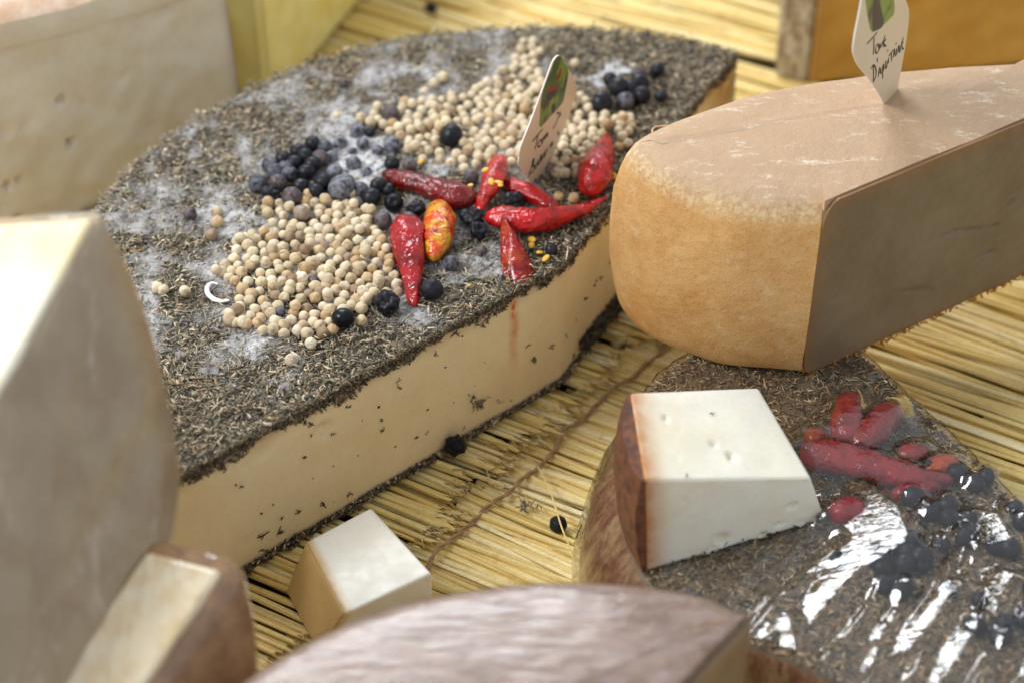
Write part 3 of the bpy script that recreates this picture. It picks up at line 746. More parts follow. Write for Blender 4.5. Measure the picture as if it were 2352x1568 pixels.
# ---- chillies: wrinkled tapering pods traced along their length
def wcr(l): return [(*px_of_crop([(x, y)], 900, 350, 3.618)[0], h/3.618/1.063) for x, y, h in l]
o_axis = []
def chilli(name, pts, color, label, z0=TOP, lift=0.0, wr=.13, seed=0, flat=.82, curl=0, end_dark=False, ntip=0, mottle=0.0, parent=None, lifts=None):
    ctr, rad = [], []
    for i, (x, y, h) in enumerate(pts):
        j0, j1 = max(0, i-1), min(len(pts)-1, i+1); ddx, ddy = pts[j1][0]-pts[j0][0], pts[j1][1]-pts[j0][1]; tx = abs(ddx)/math.hypot(ddx, ddy)
        r = h/pxcm(x, y, z0+.4)*(1.06+.24*tx); lf = lifts[i] if lifts else lift
        ctr.append(bz(x, y, z0+r*flat*.92+lf)); rad.append(r)
    ctr = np.array(ctr); rad = np.array(rad)
    Pd = smooth_poly([np.r_[c_, r_] for c_, r_ in zip(ctr, rad)], .09, closed=False)
    P, R_ = Pd[:, :3], np.maximum(Pd[:, 3], .02)
    m_ = len(P); n = 22; T = np.gradient(P, axis=0); T /= np.linalg.norm(T, axis=1)[:, None]; rings = []
    for i in range(m_):
        s_ = np.cross(T[i], (0, 0, 1.)); s_ /= np.linalg.norm(s_); u_ = np.cross(s_, T[i])
        t = i/(m_-1); rr = R_[i]
        # round the ends
        e = min(i, m_-1-i)*.09/max(rr, .05); rr *= math.sqrt(max(.03, 1-max(0, 1-e)**2))
        ring = []
        for j in range(n):
            a = 2*math.pi*j/n
            q = Vector((math.cos(a)*1.1, math.sin(a)*1.1, i*.09*1.35))
            # folds: ridged noise running across and along the pod
            f = noise.noise(q*1.6+Vector((seed, 0, 0)))+.6*noise.noise(Vector((q.x*1.3, q.y*1.3, q.z*3.2))+Vector((0, seed, 0)))
            g = abs(noise.noise(Vector((q.x*1.7, q.y*1.7, q.z*1.9))+Vector((seed*2, 3, 0))))
            g2 = abs(noise.noise(Vector((q.x*.9, q.y*.9, q.z*3.4))+Vector((seed*1.3, 0, 5))))
            k = 1+wr*f-wr*1.3*max(0, .35-g)-wr*1.5*max(0, .22-g2)
            ring.append(P[i]+s_*math.cos(a)*rr*k+u_*math.sin(a)*rr*k*flat)
        rings.append(np.array(ring))
    V, F = loft(rings)
    o = build(name, V, F, MAT['chilli'], sharp=None); o.color = (*lin(color)[:3], 1-mottle)
    if label: tag(o, label, 'chilli')
    for c_, r_ in zip(P[::3], R_[::3]): taken.append((c_[0], c_[1], r_*.9))
    o_axis.append((P[::2], R_[::2]*flat))
    return o
c1 = chilli('chilli', wcr([(135, 262, 34), (200, 290, 58), (330, 330, 76), (520, 380, 84), (690, 430, 98), (790, 465, 108), (890, 470, 86), (925, 470, 50)]), (124, 22, 22), 'dark maroon dried chilli with a broken open end beside the juniper cluster', seed=1, lift=.08)
c2 = chilli('chilli', wcr([(1165, 120, 45), (1150, 190, 78), (1110, 290, 92), (1060, 400, 78), (1010, 500, 58), (975, 590, 40), (962, 640, 16)]), (190, 26, 24), 'small red dried chilli propped upright against the dark maroon one', seed=2, lift=.30)
c3 = chilli('chilli', wcr([(1185, 350, 40), (1260, 370, 62), (1370, 415, 72), (1490, 480, 68), (1600, 540, 58), (1690, 590, 36)]), (172, 22, 24), 'red dried chilli lying under the label tip, half behind the long one', seed=3, lift=.02)
c4 = chilli('chilli', wcr([(1062, 645, 44), (1120, 650, 82), (1280, 672, 98), (1450, 682, 100), (1600, 660, 88), (1760, 625, 68), (1900, 585, 48), (2010, 525, 30), (2110, 465, 8)]), (192, 20, 22), 'long curved glossy red chilli reaching over the cut edge', seed=4, lift=.12)
c5 = chilli('chilli', px5 := [(*px_of_crop([(x, y)], 800, 0, 2.766)[0], h/2.766/1.063) for x, y, h in [(1890, 900, 10), (1870, 980, 52), (1835, 1080, 92), (1805, 1180, 110), (1785, 1260, 88), (1790, 1330, 45)]], (190, 24, 22), 'plump red chilli standing close to the orange-rind cheese', seed=5, lift=.05)
c6 = chilli('chilli', wcr([(335, 690, 110), (335, 740, 142), (345, 860, 142), (362, 1000, 122), (375, 1120, 100), (382, 1240, 78), (392, 1350, 58), (400, 1440, 34)]), (170, 22, 28), 'crimson chilli with pale wrinkles pointing to the front herb edge', seed=6, lift=.02)
c7 = chilli('chilli', wcr([(620, 535, 60), (625, 600, 110), (628, 720, 138), (612, 840, 122), (588, 940, 92), (565, 1010, 62), (556, 1045, 26)]), (214, 66, 18), 'short orange and red chilli between the crimson one and the long one', seed=7, lift=.06, mottle=1.0, wr=.10)
# the pod cut open at the cheese edge: a three-sided hollow tip standing up
tip = bz(1253, 505, TOP+.9); bl_, br_ = bz(1165, 668, TOP-.25), bz(1238, 650, TOP-.2)
q0, q1, q2, q3 = (px_of_crop([p], 900, 350, 3.618)[0] for p in ((1175, 625), (1150, 935), (1190, 1300), (1495, 1190)))
T0 = bz(*q0, TOP+.95); L1 = bz(*q1, TOP+.45); B1 = bz(*q2, TOP-.35); B2 = bz(*q3, TOP-.30); R1 = bz(*px_of_crop([(1390, 930)], 900, 350, 3.618)[0], TOP+.55); R0 = bz(*px_of_crop([(1260, 740)], 900, 350, 3.618)[0], TOP+.9)
def sheet(rows, th, nrm):
    """curved thin shell from rows of points, given thickness"""
    rows = [smooth_poly(r, .12, closed=False) for r in rows]; k = max(len(r) for r in rows)
    rs = []
    for r in rows:
        t = np.linspace(0, len(r)-1, k); rs.append(np.stack([np.interp(t, np.arange(len(r)), r[:, c]) for c in range(3)], 1))
    A = np.array(rs); m_, k_ = A.shape[:2]
    for i in range(m_):
        for j in range(k_): A[i, j] += nrm*.05*nz(A[i, j], 3.2, 6)
    V = np.concatenate([A.reshape(-1, 3), (A-nrm*th).reshape(-1, 3)]); F = []; o_ = m_*k_
    for i in range(m_-1):
        for j in range(k_-1):
            a = i*k_+j; F += [(a, a+1, a+k_+1, a+k_), (o_+a, o_+a+k_, o_+a+k_+1, o_+a+1)]
    bd = [(0, j) for j in range(k_)]+[(i, k_-1) for i in range(1, m_)]+[(m_-1, j) for j in range(k_-2, -1, -1)]+[(i, 0) for i in range(m_-2, 0, -1)]
    bd = [i*k_+j for i, j in bd]
    for a, b_ in zip(bd, bd[1:]+bd[:1]): F.append((b_, a, o_+a, o_+b_))
    return V, F
nn = np.array([.25, -.72, .65]); mid = lambda a, b_, t, h=.0: a*(1-t)+b_*t+nn*h
rows = []
for t in np.linspace(0, 1, 16):
    Lp = T0*(1-t)**1+B1*t; Lp = (1-t)*((1-t)*T0+t*L1)+t*((1-t)*L1+t*B1)
    Rp = (1-t)*((1-t)*R0+t*R1)+t*((1-t)*R1+t*B2); Rp = T0*max(0, 1-t*6)+Rp*min(1, t*6)
    w_ = np.linalg.norm(Lp-Rp); rows.append([Lp, mid(Lp, Rp, .3, w_*.28), mid(Lp, Rp, .65, w_*.30), Rp])
V, F = sheet(rows, .05, nn); o = build('chilli', V, F, MAT['chilli'], sharp=60); o.color = (*lin(160, 20, 16)[:3], .9)
tag(o, 'dark red half pod cut open, draped over the cheese edge', 'chilli')
taken.append((*((T0+B1+B2)/3)[:2], .6))

# seeds from the broken pods
SEEDM = ball_mesh('chilli_seed', 71, .08, mat='seed', sub=2, squash=.35)
SD = [(*px_of_crop([(x, y)], 900, 350, 3.618)[0], s_) for x, y, s_ in [(1440, 850, 46), (1440, 900, 42), (1515, 965, 46), (1565, 1015, 46), (2165, 290, 44), (460, 165, 34), (1085, 340, 40), (1150, 345, 44), (1165, 370, 36), (900, 370, 28),
      (885, 1255, 20), (1030, 235, 34), (1545, 385-20, 22), (240, 400, 22)]]+[(1393, 505, 7), (1240, 712-15, 7), (1310, 690, 8)]
for x, y, s_ in SD[:14]:
    r = s_/3.618/1.063/pxcm(x, y, TOP); on = any(abs(x-px_of_crop([p], 900, 350, 3.618)[0][0]) < 2 for p in ((1085, 340), (1150, 345), (1165, 370), (900, 370), (1030, 235)))
    o = link('chilli_seed', SEEDM, None, bz(x, y, TOP+(1.22 if on else .12))); o.scale = (r*S, r*.72*S, r*S)
    o.rotation_euler = (random.uniform(-.5, .5), random.uniform(-.5, .5), random.uniform(0, 6.28))
    tag(o, 'flat yellow chilli seed resting on a red pod' if on else 'flat yellow chilli seed lying loose on the herb crust', 'seed', 'seeds on the pods' if on else 'seeds on the herbs')
# white curl on the herbs
P = smooth_poly([bz(*p, TOP+.16) for p in px_of_crop([(285, 850), (235, 835), (195, 870), (200, 930), (260, 980), (330, 995), (382, 985)], 450, 450, 3.484)], .1, closed=False)
V, F = tube(P, np.interp(np.linspace(0, 1, len(P)), [0, .2, .8, 1], [.03, .07, .10, .05]), 8, .35)
tag(build('white_shred', V, F, MAT['shred']), 'small translucent white curl lying on the herbs left of the peppercorns', 'shred')

# ---- white peppercorns: packed at random inside the two traced heaps, biggest 296 as things
def pack(poly, dmin, tries, layer2=.14):
    Pp = np.array([bz(x, y, TOP+.2)[:2] for x, y in poly]); lo, hi = Pp.min(0), Pp.max(0); out = []
    tk = np.array(taken)
    cell = {}
    for _ in range(tries):
        p = rng.uniform(lo, hi)
        if not inpoly(p[None], Pp)[0]: continue
        if (np.hypot(tk[:, 0]-p[0], tk[:, 1]-p[1]) < tk[:, 2]+.13).any(): continue
        kx, ky = int(p[0]//.5), int(p[1]//.5); good = True
        for i in range(kx-1, kx+2):
            for j in range(ky-1, ky+2):
                for q in cell.get((i, j), ()):
                    if math.hypot(q[0]-p[0], q[1]-p[1]) < dmin: good = False; break
                if not good: break
            if not good: break
        if good: cell.setdefault((kx, ky), []).append(p); out.append(p)
    return np.array(out)
pc = []
for poly, dm, which in ((FRONT, .315, 'f'), (REAR, .33, 'r')):
    base = pack(poly, dm, 16000)
    for p in base:
        r = random.uniform(.17, .215); pc.append((p[0], p[1], TOP-.02+r*random.uniform(.35, .95), r, which))
    # a second layer rides in hollows between neighbours
    for p in base[rng.random(len(base)) < (.14 if which == 'f' else .10)]:
        r = random.uniform(.17, .215); q = p+rng.normal(0, .1, 2)
        pc.append((q[0], q[1], TOP+r*1.55, r, which))
    # stragglers sunk in the mould round the heap
    cen_h = base.mean(0)
    for p in base[rng.random(len(base)) < .22]:
        q = cen_h+(p-cen_h)*rng.uniform(1.02, 1.28)+rng.normal(0, .25, 2)
        if np.hypot(base[:, 0]-q[0], base[:, 1]-q[1]).min() < .33 or not inpoly(q[None], offset_poly(SC3, .7)[:, :2])[0]: continue
        if any(math.hypot(q[0]-a_, q[1]-b_) < c_+.15 for a_, b_, c_ in taken): continue
        r = random.uniform(.165, .205); pc.append((q[0], q[1], TOP-.04+r*random.uniform(.1, .6), r, which))
for x, y in SINGLE:
    r = random.uniform(.18, .22); p = bz(x, y, TOP+r*.85); pc.append((p[0], p[1], p[2], r, 's'))
pc = np.array([(a, b_, c_, d_, {'f': 0, 'r': 1, 's': 2}[e]) for a, b_, c_, d_, e in pc])
size = pc[:, 3]/np.linalg.norm(pc[:, :3]-CAM, axis=1)+(pc[:, 4] == 2)*.01
od = np.argsort(-size); nind = 296
for k, i in enumerate(od[:nind]):
    x, y, z, r, wch = pc[i]; o = link('white_peppercorn', PEP[int(i) % 8], None, (x, y, z)); o.scale = (r*S, r*S, r*S*random.uniform(.92, 1.02))
    o.rotation_euler = (random.uniform(-1, 1), random.uniform(-1, 1), random.uniform(0, 6.28))
    g = random.random(); v_ = random.uniform(.82, 1.05); o.color = (v_, v_, v_*random.uniform(.92, 1.06), 1) if g < .76 else ((.80, .68, .54, 1) if g < .92 else (.46, .38, .34, 1))
    if wch == 2: tag(o, 'single white peppercorn lying apart on the herb crust', 'peppercorn', 'stray white peppercorns')
    elif wch == 1: tag(o, 'white peppercorn in the rear heap around the label', 'peppercorn', 'rear heap of white peppercorns')
    else: tag(o, 'white peppercorn in the front heap beside the crimson chilli', 'peppercorn', 'front heap of white peppercorns')
VV, FF, off = [], [], 0
B0 = [(np.array([v.co[:] for v in me.vertices]), [tuple(p.vertices) for p in me.polygons]) for me in [ball_mesh('tmp', k, .07, sub=2) for k in range(3)]]
for i in od[nind:]:
    x, y, z, r, wch = pc[i]; v, f = B0[int(i) % 3]; a = random.uniform(0, 6.28); Rz = np.array(Matrix.Rotation(a, 3, 'Z') @ Matrix.Rotation(a*2, 3, 'X'))
    VV.append((v@Rz.T)*r+(x, y, z)); FF += [tuple(q+off for q in t) for t in f]; off += len(v)
if VV:
    o = build('peppercorn_heap', np.concatenate(VV), FF, MAT['pepper'], sharp=None); o.color = (1, 1, 1, 1)
    tag(o, 'remaining white peppercorns heaped behind the label', 'peppercorns', kind='stuff')

# ---- loose berries and crumbs off the wheel
p = onA(1030, 1012)+nA*.33; o = link('juniper_berry', JM['w'][1], None, p); o.scale = (.37*S,)*3; o.color = JC['s']; tag(o, 'black angular juniper berry stuck to the pale cut face of the herb cheese', 'berry')
p = bz(1282, 1203, -.12); o = link('juniper_berry', JM['n'][0], None, p); o.scale = (.29*S,)*3; o.color = JC['b']; tag(o, 'black juniper berry lying on the straw under a thin fibre', 'berry')
p = bz(990, 18, .28); o = link('juniper_berry', JM['b'][0], None, p); o.scale = (.29*S,)*3; o.color = JC['b']; tag(o, 'blurred black juniper berry on the straw behind the herb cheese', 'berry')
p = bz(1520, 785, -.2); o = link('white_peppercorn', PEP[2], None, p); o.scale = (.24*S,)*3; o.color = (.6, .5, .4, 1); tag(o, 'brownish peppercorn on the straw below the orange-rind cheese', 'peppercorn')
o = quick_mesh('herb_tuft', *clump(bz(1208, 1160, -.28), 34, .13, np.array([0, 0, 1.]), .9, -1.6), MAT['bits'], None); tag(o, 'tiny tuft of dried herb on the straw near the twine', 'herb tuft')

# ================================================================== ORANGE-RIND WHEEL (right), resting on the wrapped wedge
ZB = 3.05; KB = bz(1865, 862, ZB); ZT = by(1880, 462, KB[1])[2]-.05
top_px = [(1880, 468), (1700, 452), (1580, 418), (1490, 372), (1440, 325), (1462, 292), (1560, 250), (1700, 202), (1860, 168), (2060, 142), (2250, 128), (2400, 122), (2600, 120)]
TPo = [bz(x, y, ZT) for x, y in top_px]
cutd = bz(2352, 272, ZT)-TPo[0]; cutd /= np.linalg.norm(cutd)
TPo[0] = np.array([KB[0]-.25, KB[1]-.02, ZT])
END = TPo[0]+cutd*17
TPo.append(END+np.array([.2, 3.2, 0]))
outl = [END]+TPo[::-1]            # ... ccw order check below
outl = np.array(outl)
area2 = np.sum(outl[:, 0]*np.roll(outl[:, 1], -1)-np.roll(outl[:, 0], -1)*outl[:, 1])
if area2 < 0: outl = outl[::-1]
ki = int(np.argmin(np.linalg.norm(outl-TPo[0], axis=1))); ei = int(np.argmin(np.linalg.norm(outl-END, axis=1))); e2 = int(np.argmin(np.linalg.norm(outl-TPo[-1], axis=1)))
OP = smooth_poly(outl, .22, sharp=(ki, ei, e2))
nC = np.array([cutd[1], -cutd[0], 0]); nC = nC if nC[1] < 0 else -nC
iscut = np.abs((OP-TPo[0])@nC) < .02
tome = empty('orange_rind_cheese', (10.5, 4.5, ZB)); tag(tome, 'half wheel of smooth orange-brown rind cheese with a greyish cut face', 'cheese')
cenR = OP.mean(0)
def ring_at(z, ins, w_=.0):
    Q = offset_poly(OP, np.where(iscut, 0.0, ins)); Q[:, 2] = z
    for i in range(len(Q)):
        Q[i, 2] += w_*nz(Q[i], .5, 7)
        if not iscut[i]: Q[i, :2] += (Q[i, :2]-cenR[:2])*.012*nz((Q[i, 0], Q[i, 1], z), .5, 2)
    return Q
prof = [(0, .55), (.06, .22), (.22, .05), (.6, -.12), (1.4, -.30), (2.6, -.42), (3.8, -.42), (5.0, -.33), (5.8, -.2), (6.3, -.05), (6.62, .14), (6.85, .42), (6.97, .8), (7.0, 1.2)]
HH = ZT-ZB; rg = [ring_at(ZB+z*HH/7.0, i_, .06 if z > 5 else .03) for z, i_ in prof]
# keep the cut side plane: move cut points of every ring onto the plane
for R in rg:
    R[iscut] -= np.outer((R[iscut]-TPo[0])@nC+.11, nC)
last = rg[-1]
for f in (.8, .55, .3):
    Q = last*f+np.array([*cenR[:2], 0])*(1-f); Q[:, 2] = ZT+.10*(1-f); Q[:, 2] += .06*np.array([nz(q, .5, 7) for q in Q])
    e = np.zeros_like(Q); rg.append(Q)
V, F = loft(rg)
m = M('orange_rind')
f1 = m.ramp(m.noise(.8, 6, .65), .38, .66); c = m.mix(f1, lin(226, 180, 118), lin(212, 158, 92))
c = m.mix(m.ramp(m.noise(3.5, 5, .7), .45, .72, 0, .6), c, lin(222, 172, 104))
c = m.mix(m.ramp(m.noise(16, 3, .7), .5, .75, 0, .65), c, lin(160, 102, 48))
zz = m.sep(m.pos)['Z']
topm = m.ramp(zz, ZT-1.0, ZT-.1)
c = m.mix(m.math('MULTIPLY', topm, .75), c, lin(188, 162, 138))
wsp = m.math('MULTIPLY', m.ramp(m.noise(1.5, 6, .72, stretch=(.55, 1.5, 1), rot=(0, 0, -.3)), .54, .68), m.ramp(m.noise(9, 4, .7), .35, .6))
c = m.mix(m.math('MULTIPLY', wsp, m.math('ADD', .35, m.math('MULTIPLY', topm, .5))), c, lin(240, 226, 204))
rim = m.math('MULTIPLY', m.ramp(m.math('ABSOLUTE', m.math('SUBTRACT', zz, ZT-.55)), .55, .05), m.ramp(m.noise(5, 5, .75), .42, .62))
c = m.mix(m.math('MULTIPLY', rim, .75), c, lin(238, 212, 164))
MAT['orange_rind'] = m.set(c, .62, m.bump(m.noise(16, 5, .75), .8, .05, m.bump(m.noise(2.2, 5, .6), .6, .14)), sss=.08, sscale=.2)
build('rind', V, F, MAT['orange_rind'], parent=tome, sharp=50)
# cut face: fine grid following the rind outline, with real cracks
Ltot = np.linalg.norm(END-TPo[0]); nu, nv = 150, 66
def onC(x, y): return bpl(x, y, TPo[0], nC)
cracks = [[onC(2140, 552), onC(2185, 535), onC(2225, 528), onC(2270, 522), onC(2290, 515)], [onC(2245, 590), onC(2290, 575)], [onC(2060, 672), onC(2110, 666), onC(2150, 668)], [onC(2310, 450), onC(2345, 432), onC(2365, 428)], [onC(2310, 470), onC(2330, 455)]]
cseg = []
for cr in cracks:
    q = smooth_poly(cr, .1, closed=False); cseg.append(q)
cs = np.concatenate(cseg); cw_ = np.concatenate([np.interp(np.linspace(0, 1, len(q)), [0, .5, 1], [.3, 1, .2]) for q in cseg])
pz = np.array([ZB+z*HH/7.0 for z, _ in prof])
VV, ed = [], []
for j in range(nv+1):
    for i in range(nu+1):
        u, v = i/nu, j/nv; z = ZB+.04+(HH-.08)*v
        ue = (u**1.25)*Ltot
        # nose end follows the rind's rounded corner
        ins = np.interp(z, pz, [p[1] for p in prof])*.62-.06
        p = TPo[0]+cutd*(ue*(1-ins/Ltot)+ins+.04); p[2] = z
        d_ = .03*nz(p, .8, 3)
        k = np.hypot(np.hypot(cs[:, 0]-p[0], cs[:, 1]-p[1]), (cs[:, 2]-p[2])*1.0)/(.075*cw_+.01)
        if k.min() < 2: d_ -= .11*math.exp(-k.min()**2)
        p = p+nC*(.03+d_); VV.append(p)
        e = min(ue, (ZT-z), (z-ZB)*1.6); ed.append(.8*max(0, 1-e/.9)**1.8)
n1 = len(VV); VV = np.array(VV); back = VV.copy(); back -= nC*.22
FFc = []
for j in range(nv):
    for i in range(nu):
        a = j*(nu+1)+i; FFc.append((a, a+1, a+nu+2, a+nu+1))
bd = list(range(nu+1))+[j*(nu+1)+nu for j in range(1, nv+1)]+[nv*(nu+1)+i for i in range(nu-1, -1, -1)]+[j*(nu+1) for j in range(nv-1, 0, -1)]
bv = len(VV); Vall = np.concatenate([VV, back[bd]]); nb = len(bd)
for k in range(nb): FFc.append((bd[(k+1) % nb], bd[k], bv+k, bv+(k+1) % nb))
FFc.append(tuple(bv+k for k in range(nb)))
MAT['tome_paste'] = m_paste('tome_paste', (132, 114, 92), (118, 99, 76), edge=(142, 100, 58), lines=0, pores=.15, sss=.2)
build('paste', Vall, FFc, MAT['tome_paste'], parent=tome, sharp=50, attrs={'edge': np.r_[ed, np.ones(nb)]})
# round mark pressed in the rind near the nose
cm = bz(1528, 300, ZT-.30); a = np.arange(40)/40*2*math.pi
V, F = tube(np.c_[cm[0]+.42*np.cos(a), cm[1]+.30*np.sin(a), cm[2]-.02+.015*np.sin(3*a)], .03, 6)
build('round_mark', V, F, MAT['orange_rind'], parent=tome)
# crumbs along the foot of the cut
parts = []
for t in rng.uniform(0, Ltot*.6, 130):
    p = TPo[0]+cutd*t; p[2] = ZB+.02; P = p+nC*rng.uniform(.02, .12)+rng.normal(0, .03, 3)*np.array([1, 1, .6]); n_ = 1
    parts.append(slivers(P[None]+0, rng.normal(size=(1, 3)), rng.uniform(.08, .3, 1), rng.uniform(.04, .12, 1), np.array([lin(190, 134, 66)])))
P = bz(1860, 874, ZB-.15); parts.append(slivers(P[None], np.array([[.2, 0, -1.]]), np.array([.4]), np.array([.1]), np.array([lin(190, 134, 66)])))
o = quick_mesh('rind_crumbs', *join_parts(parts), MAT['bits'], tome); o['kind'] = 'stuff'

# ================================================================== PRICE LABELS
m = M('label_card'); MAT['card'] = m.set(m.mix(m.noise(2, 3), lin(232, 214, 188), lin(224, 204, 174)), .35, spec=.5)
m = M('label_edge'); MAT['card_edge'] = m.set(lin(246, 246, 244), .4)
m = M('label_ink'); MAT['ink'] = m.set(lin(38, 34, 34), .5)
m = M('label_picture'); c = m.mix(m.ramp(m.noise(1.3, 3), .4, .62), lin(120, 148, 62), lin(62, 84, 44))
c = m.mix(m.ramp(m.noise(1.0, 2, stretch=(1, 1, .6)), .56, .68), c, lin(44, 42, 36)); MAT['picture'] = m.set(c, .35)
m = M('label_picture_red'); MAT['picred'] = m.set(lin(150, 30, 26), .4)
m = M('label_picture_dark'); MAT['picdark'] = m.set(lin(40, 36, 40), .4)
def flat_poly(name, P, nrm, th, mat, parent, edge_mat=None):
    P = np.asarray(P); n = len(P); V = np.concatenate([P+nrm*th, P]); F = [tuple(range(n)), tuple(reversed(range(n, 2*n)))]
    F += [((i+1) % n, i, n+i, n+(i+1) % n) for i in range(n)]
    o = build(name, V, F, mat, parent=parent, smooth=False)
    bm = bmesh.new(); bm.from_mesh(o.data); bmesh.ops.recalc_face_normals(bm, faces=bm.faces); bmesh.ops.triangulate(bm, faces=[f for f in bm.faces if len(f.verts) > 4]); bm.to_mesh(o.data); bm.free()
    if edge_mat:
        o.data.materials.append(edge_mat)
        for f in o.data.polygons:
            if abs(f.normal.dot(Vector(nrm))) < .5: f.material_index = 1
    return o
def strokes(name, lines, to3, nrm, wid, parent):
    V, F, o_ = [], [], 0
    for ln in lines:
        P = smooth_poly([to3(*p) for p in ln], .05, closed=False); T = np.gradient(P, axis=0); T /= np.linalg.norm(T, axis=1)[:, None]
        Sd = np.cross(T, nrm)*wid/2; base = P+nrm*.054; k = len(P)
        V += list(base+Sd)+list(base-Sd)+list(base+Sd-nrm*.008)+list(base-Sd-nrm*.008)
        for i in range(k-1): F += [(o_+i, o_+i+1, o_+k+i+1, o_+k+i), (o_+2*k+i, o_+i, o_+k+i, o_+3*k+i) if i == 0 else (o_+i, o_+2*k+i, o_+2*k+i+1, o_+i+1)]
        o_ += 4*k
    return build(name, V, F, MAT['ink'], parent=parent, smooth=False)
def make_label(base_px, base_z, theta, lean, outline, pic, lines, to_px, label, extra=(), ink=.05):
    p0 = bz(*base_px, base_z); h = np.array([math.cos(theta), math.sin(theta), 0]); up = np.array([0, 0, 1.])+lean*np.array([math.sin(theta), -math.cos(theta), 0]); n = np.cross(h, up); n /= np.linalg.norm(n)
    if n[1] > 0: n = -n
    root = empty('cheese_label', p0); tag(root, label, 'label')
    t3 = lambda x, y: bpl(*to_px(x, y), p0, n)
    card = smooth_poly([t3(*p) for p in outline[0]], .12, sharp=outline[1])
    tipdir = np.array([0, 0, -1.])
    flat_poly('card', card, n, .045, MAT['card'], root, MAT['card_edge'])
    pp = smooth_poly([t3(*p) for p in pic[0]], .12, sharp=pic[1]); po = flat_poly('picture', pp+n*.046, n, .006, MAT['picture'], root)
    for poly, mt in extra: flat_poly('picture_patch', smooth_poly([t3(*p) for p in poly], .08)+n*.053, n, .003, MAT[mt], po)
    strokes('handwriting', lines, t3, n, ink, root)
    return root
to1 = lambda x, y: ((1250+x/4.48)/1.063, (120+y/4.48)/1.063)
make_label((1222, 424), TOP-.1, math.radians(64), .10,
    ([(505, 65), (560, 130), (605, 210), (665, 310), (693, 400), (685, 500), (640, 640), (585, 800), (520, 960), (440, 1150), (330, 1340), (255, 1560), (215, 1480), (140, 1375), (65, 1262), (66, 1180), (82, 1070), (200, 770), (310, 470), (415, 180), (455, 100)], (11,)),
    ([(510, 72), (560, 140), (600, 215), (598, 290), (570, 450), (548, 560), (510, 620), (420, 720), (300, 850), (285, 835), (292, 720), (320, 480), (425, 190), (460, 110)], ()),
    [[(210, 1010), (265, 940), (320, 872)], [(272, 930), (255, 1020), (238, 1092)], [(300, 985), (275, 1020), (272, 1060), (290, 1060), (312, 1020), (306, 985)], [(318, 1030), (330, 960), (340, 985), (350, 935), (358, 965), (368, 910), (380, 950)],
     [(478, 690), (492, 700), (482, 720)], [(512, 725), (490, 750), (470, 800), (435, 872)], [(505, 690), (520, 720)],
     [(222, 1190), (205, 1270), (178, 1350), (170, 1392)], [(200, 1250), (225, 1195), (222, 1250), (200, 1290), (230, 1270), (225, 1320), (185, 1360)], [(245, 1250), (235, 1300), (255, 1280), (262, 1230)], [(275, 1200), (268, 1260), (290, 1230), (300, 1160), (295, 1240)],
     [(310, 1150), (312, 1210), (335, 1140), (340, 1190)], [(350, 1100), (345, 1160), (365, 1120), (372, 1080)], [(405, 1040), (412, 1070), (425, 1010), (430, 1050)], [(490, 900), (500, 940)]],
    to1, 'cream pointed label with green picture stuck in the herb-crusted wheel',
    (([(480, 300), (500, 250), (515, 200), (525, 260), (505, 320), (485, 340)], 'picred'), ([(375, 450), (430, 400), (478, 375), (470, 430), (400, 480)], 'picred'), ([(370, 490), (465, 440), (455, 500), (400, 560), (375, 560)], 'picdark'), ([(420, 620), (460, 590), (455, 680), (425, 700)], 'picdark')), ink=.07)
to2 = lambda x, y: ((2050+x/5.806)/1.063, (y/5.806)/1.063)
make_label((2028, 240), ZT+.05, math.radians(58), .03,
    ([(300, -330), (430, -520), (560, -600), (690, -520), (850, -150), (950, 80), (965, 240), (930, 560), (880, 850), (830, 1130), (785, 1400), (700, 1620), (620, 1480), (520, 1300), (380, 1090), (250, 930), (190, 800), (172, 690), (200, 480), (290, 0)], (11,)),
    ([(420, -360), (560, -480), (680, -380), (750, 0), (752, 180), (700, 250), (600, 350), (470, 445), (430, 430), (400, 340), (350, 0), (370, -250)], ()),
    [[(372, 615), (440, 540), (512, 455)], [(467, 535), (464, 650), (460, 768)], [(520, 620), (490, 670), (492, 740), (515, 745), (535, 690), (525, 625)], [(545, 700), (548, 620), (565, 665), (592, 585), (600, 665)], [(630, 492), (605, 570), (618, 640), (640, 650)], [(608, 580), (638, 555)],
     [(512, 820), (514, 872)], [(425, 975), (450, 925), (480, 935), (497, 1010), (490, 1090), (455, 1165)], [(455, 925), (462, 1040), (458, 1150)], [(528, 1085), (545, 960), (572, 1045)], [(530, 1030), (565, 1010)], [(580, 990), (600, 910), (608, 980), (585, 1020)], [(592, 930), (590, 1110)], [(635, 860), (630, 950), (645, 960), (660, 860)],
     [(672, 820), (672, 892)], [(660, 712), (664, 722)], [(678, 792), (740, 705)], [(712, 745), (715, 862)], [(740, 815), (755, 695), (770, 795)], [(745, 770), (768, 745)], [(786, 690), (788, 775)], [(778, 610), (781, 622)], [(808, 745), (815, 645), (836, 735), (842, 640)], [(888, 525), (862, 600), (868, 680), (888, 690)], [(865, 615), (885, 590)]],
    to2, 'cream pointed label with handwriting stuck in the orange-rind cheese',
    (([(455, -300), (520, -360), (545, 0), (600, 330), (480, 430), (440, 330), (470, 0)], 'picdark'),), ink=.06)

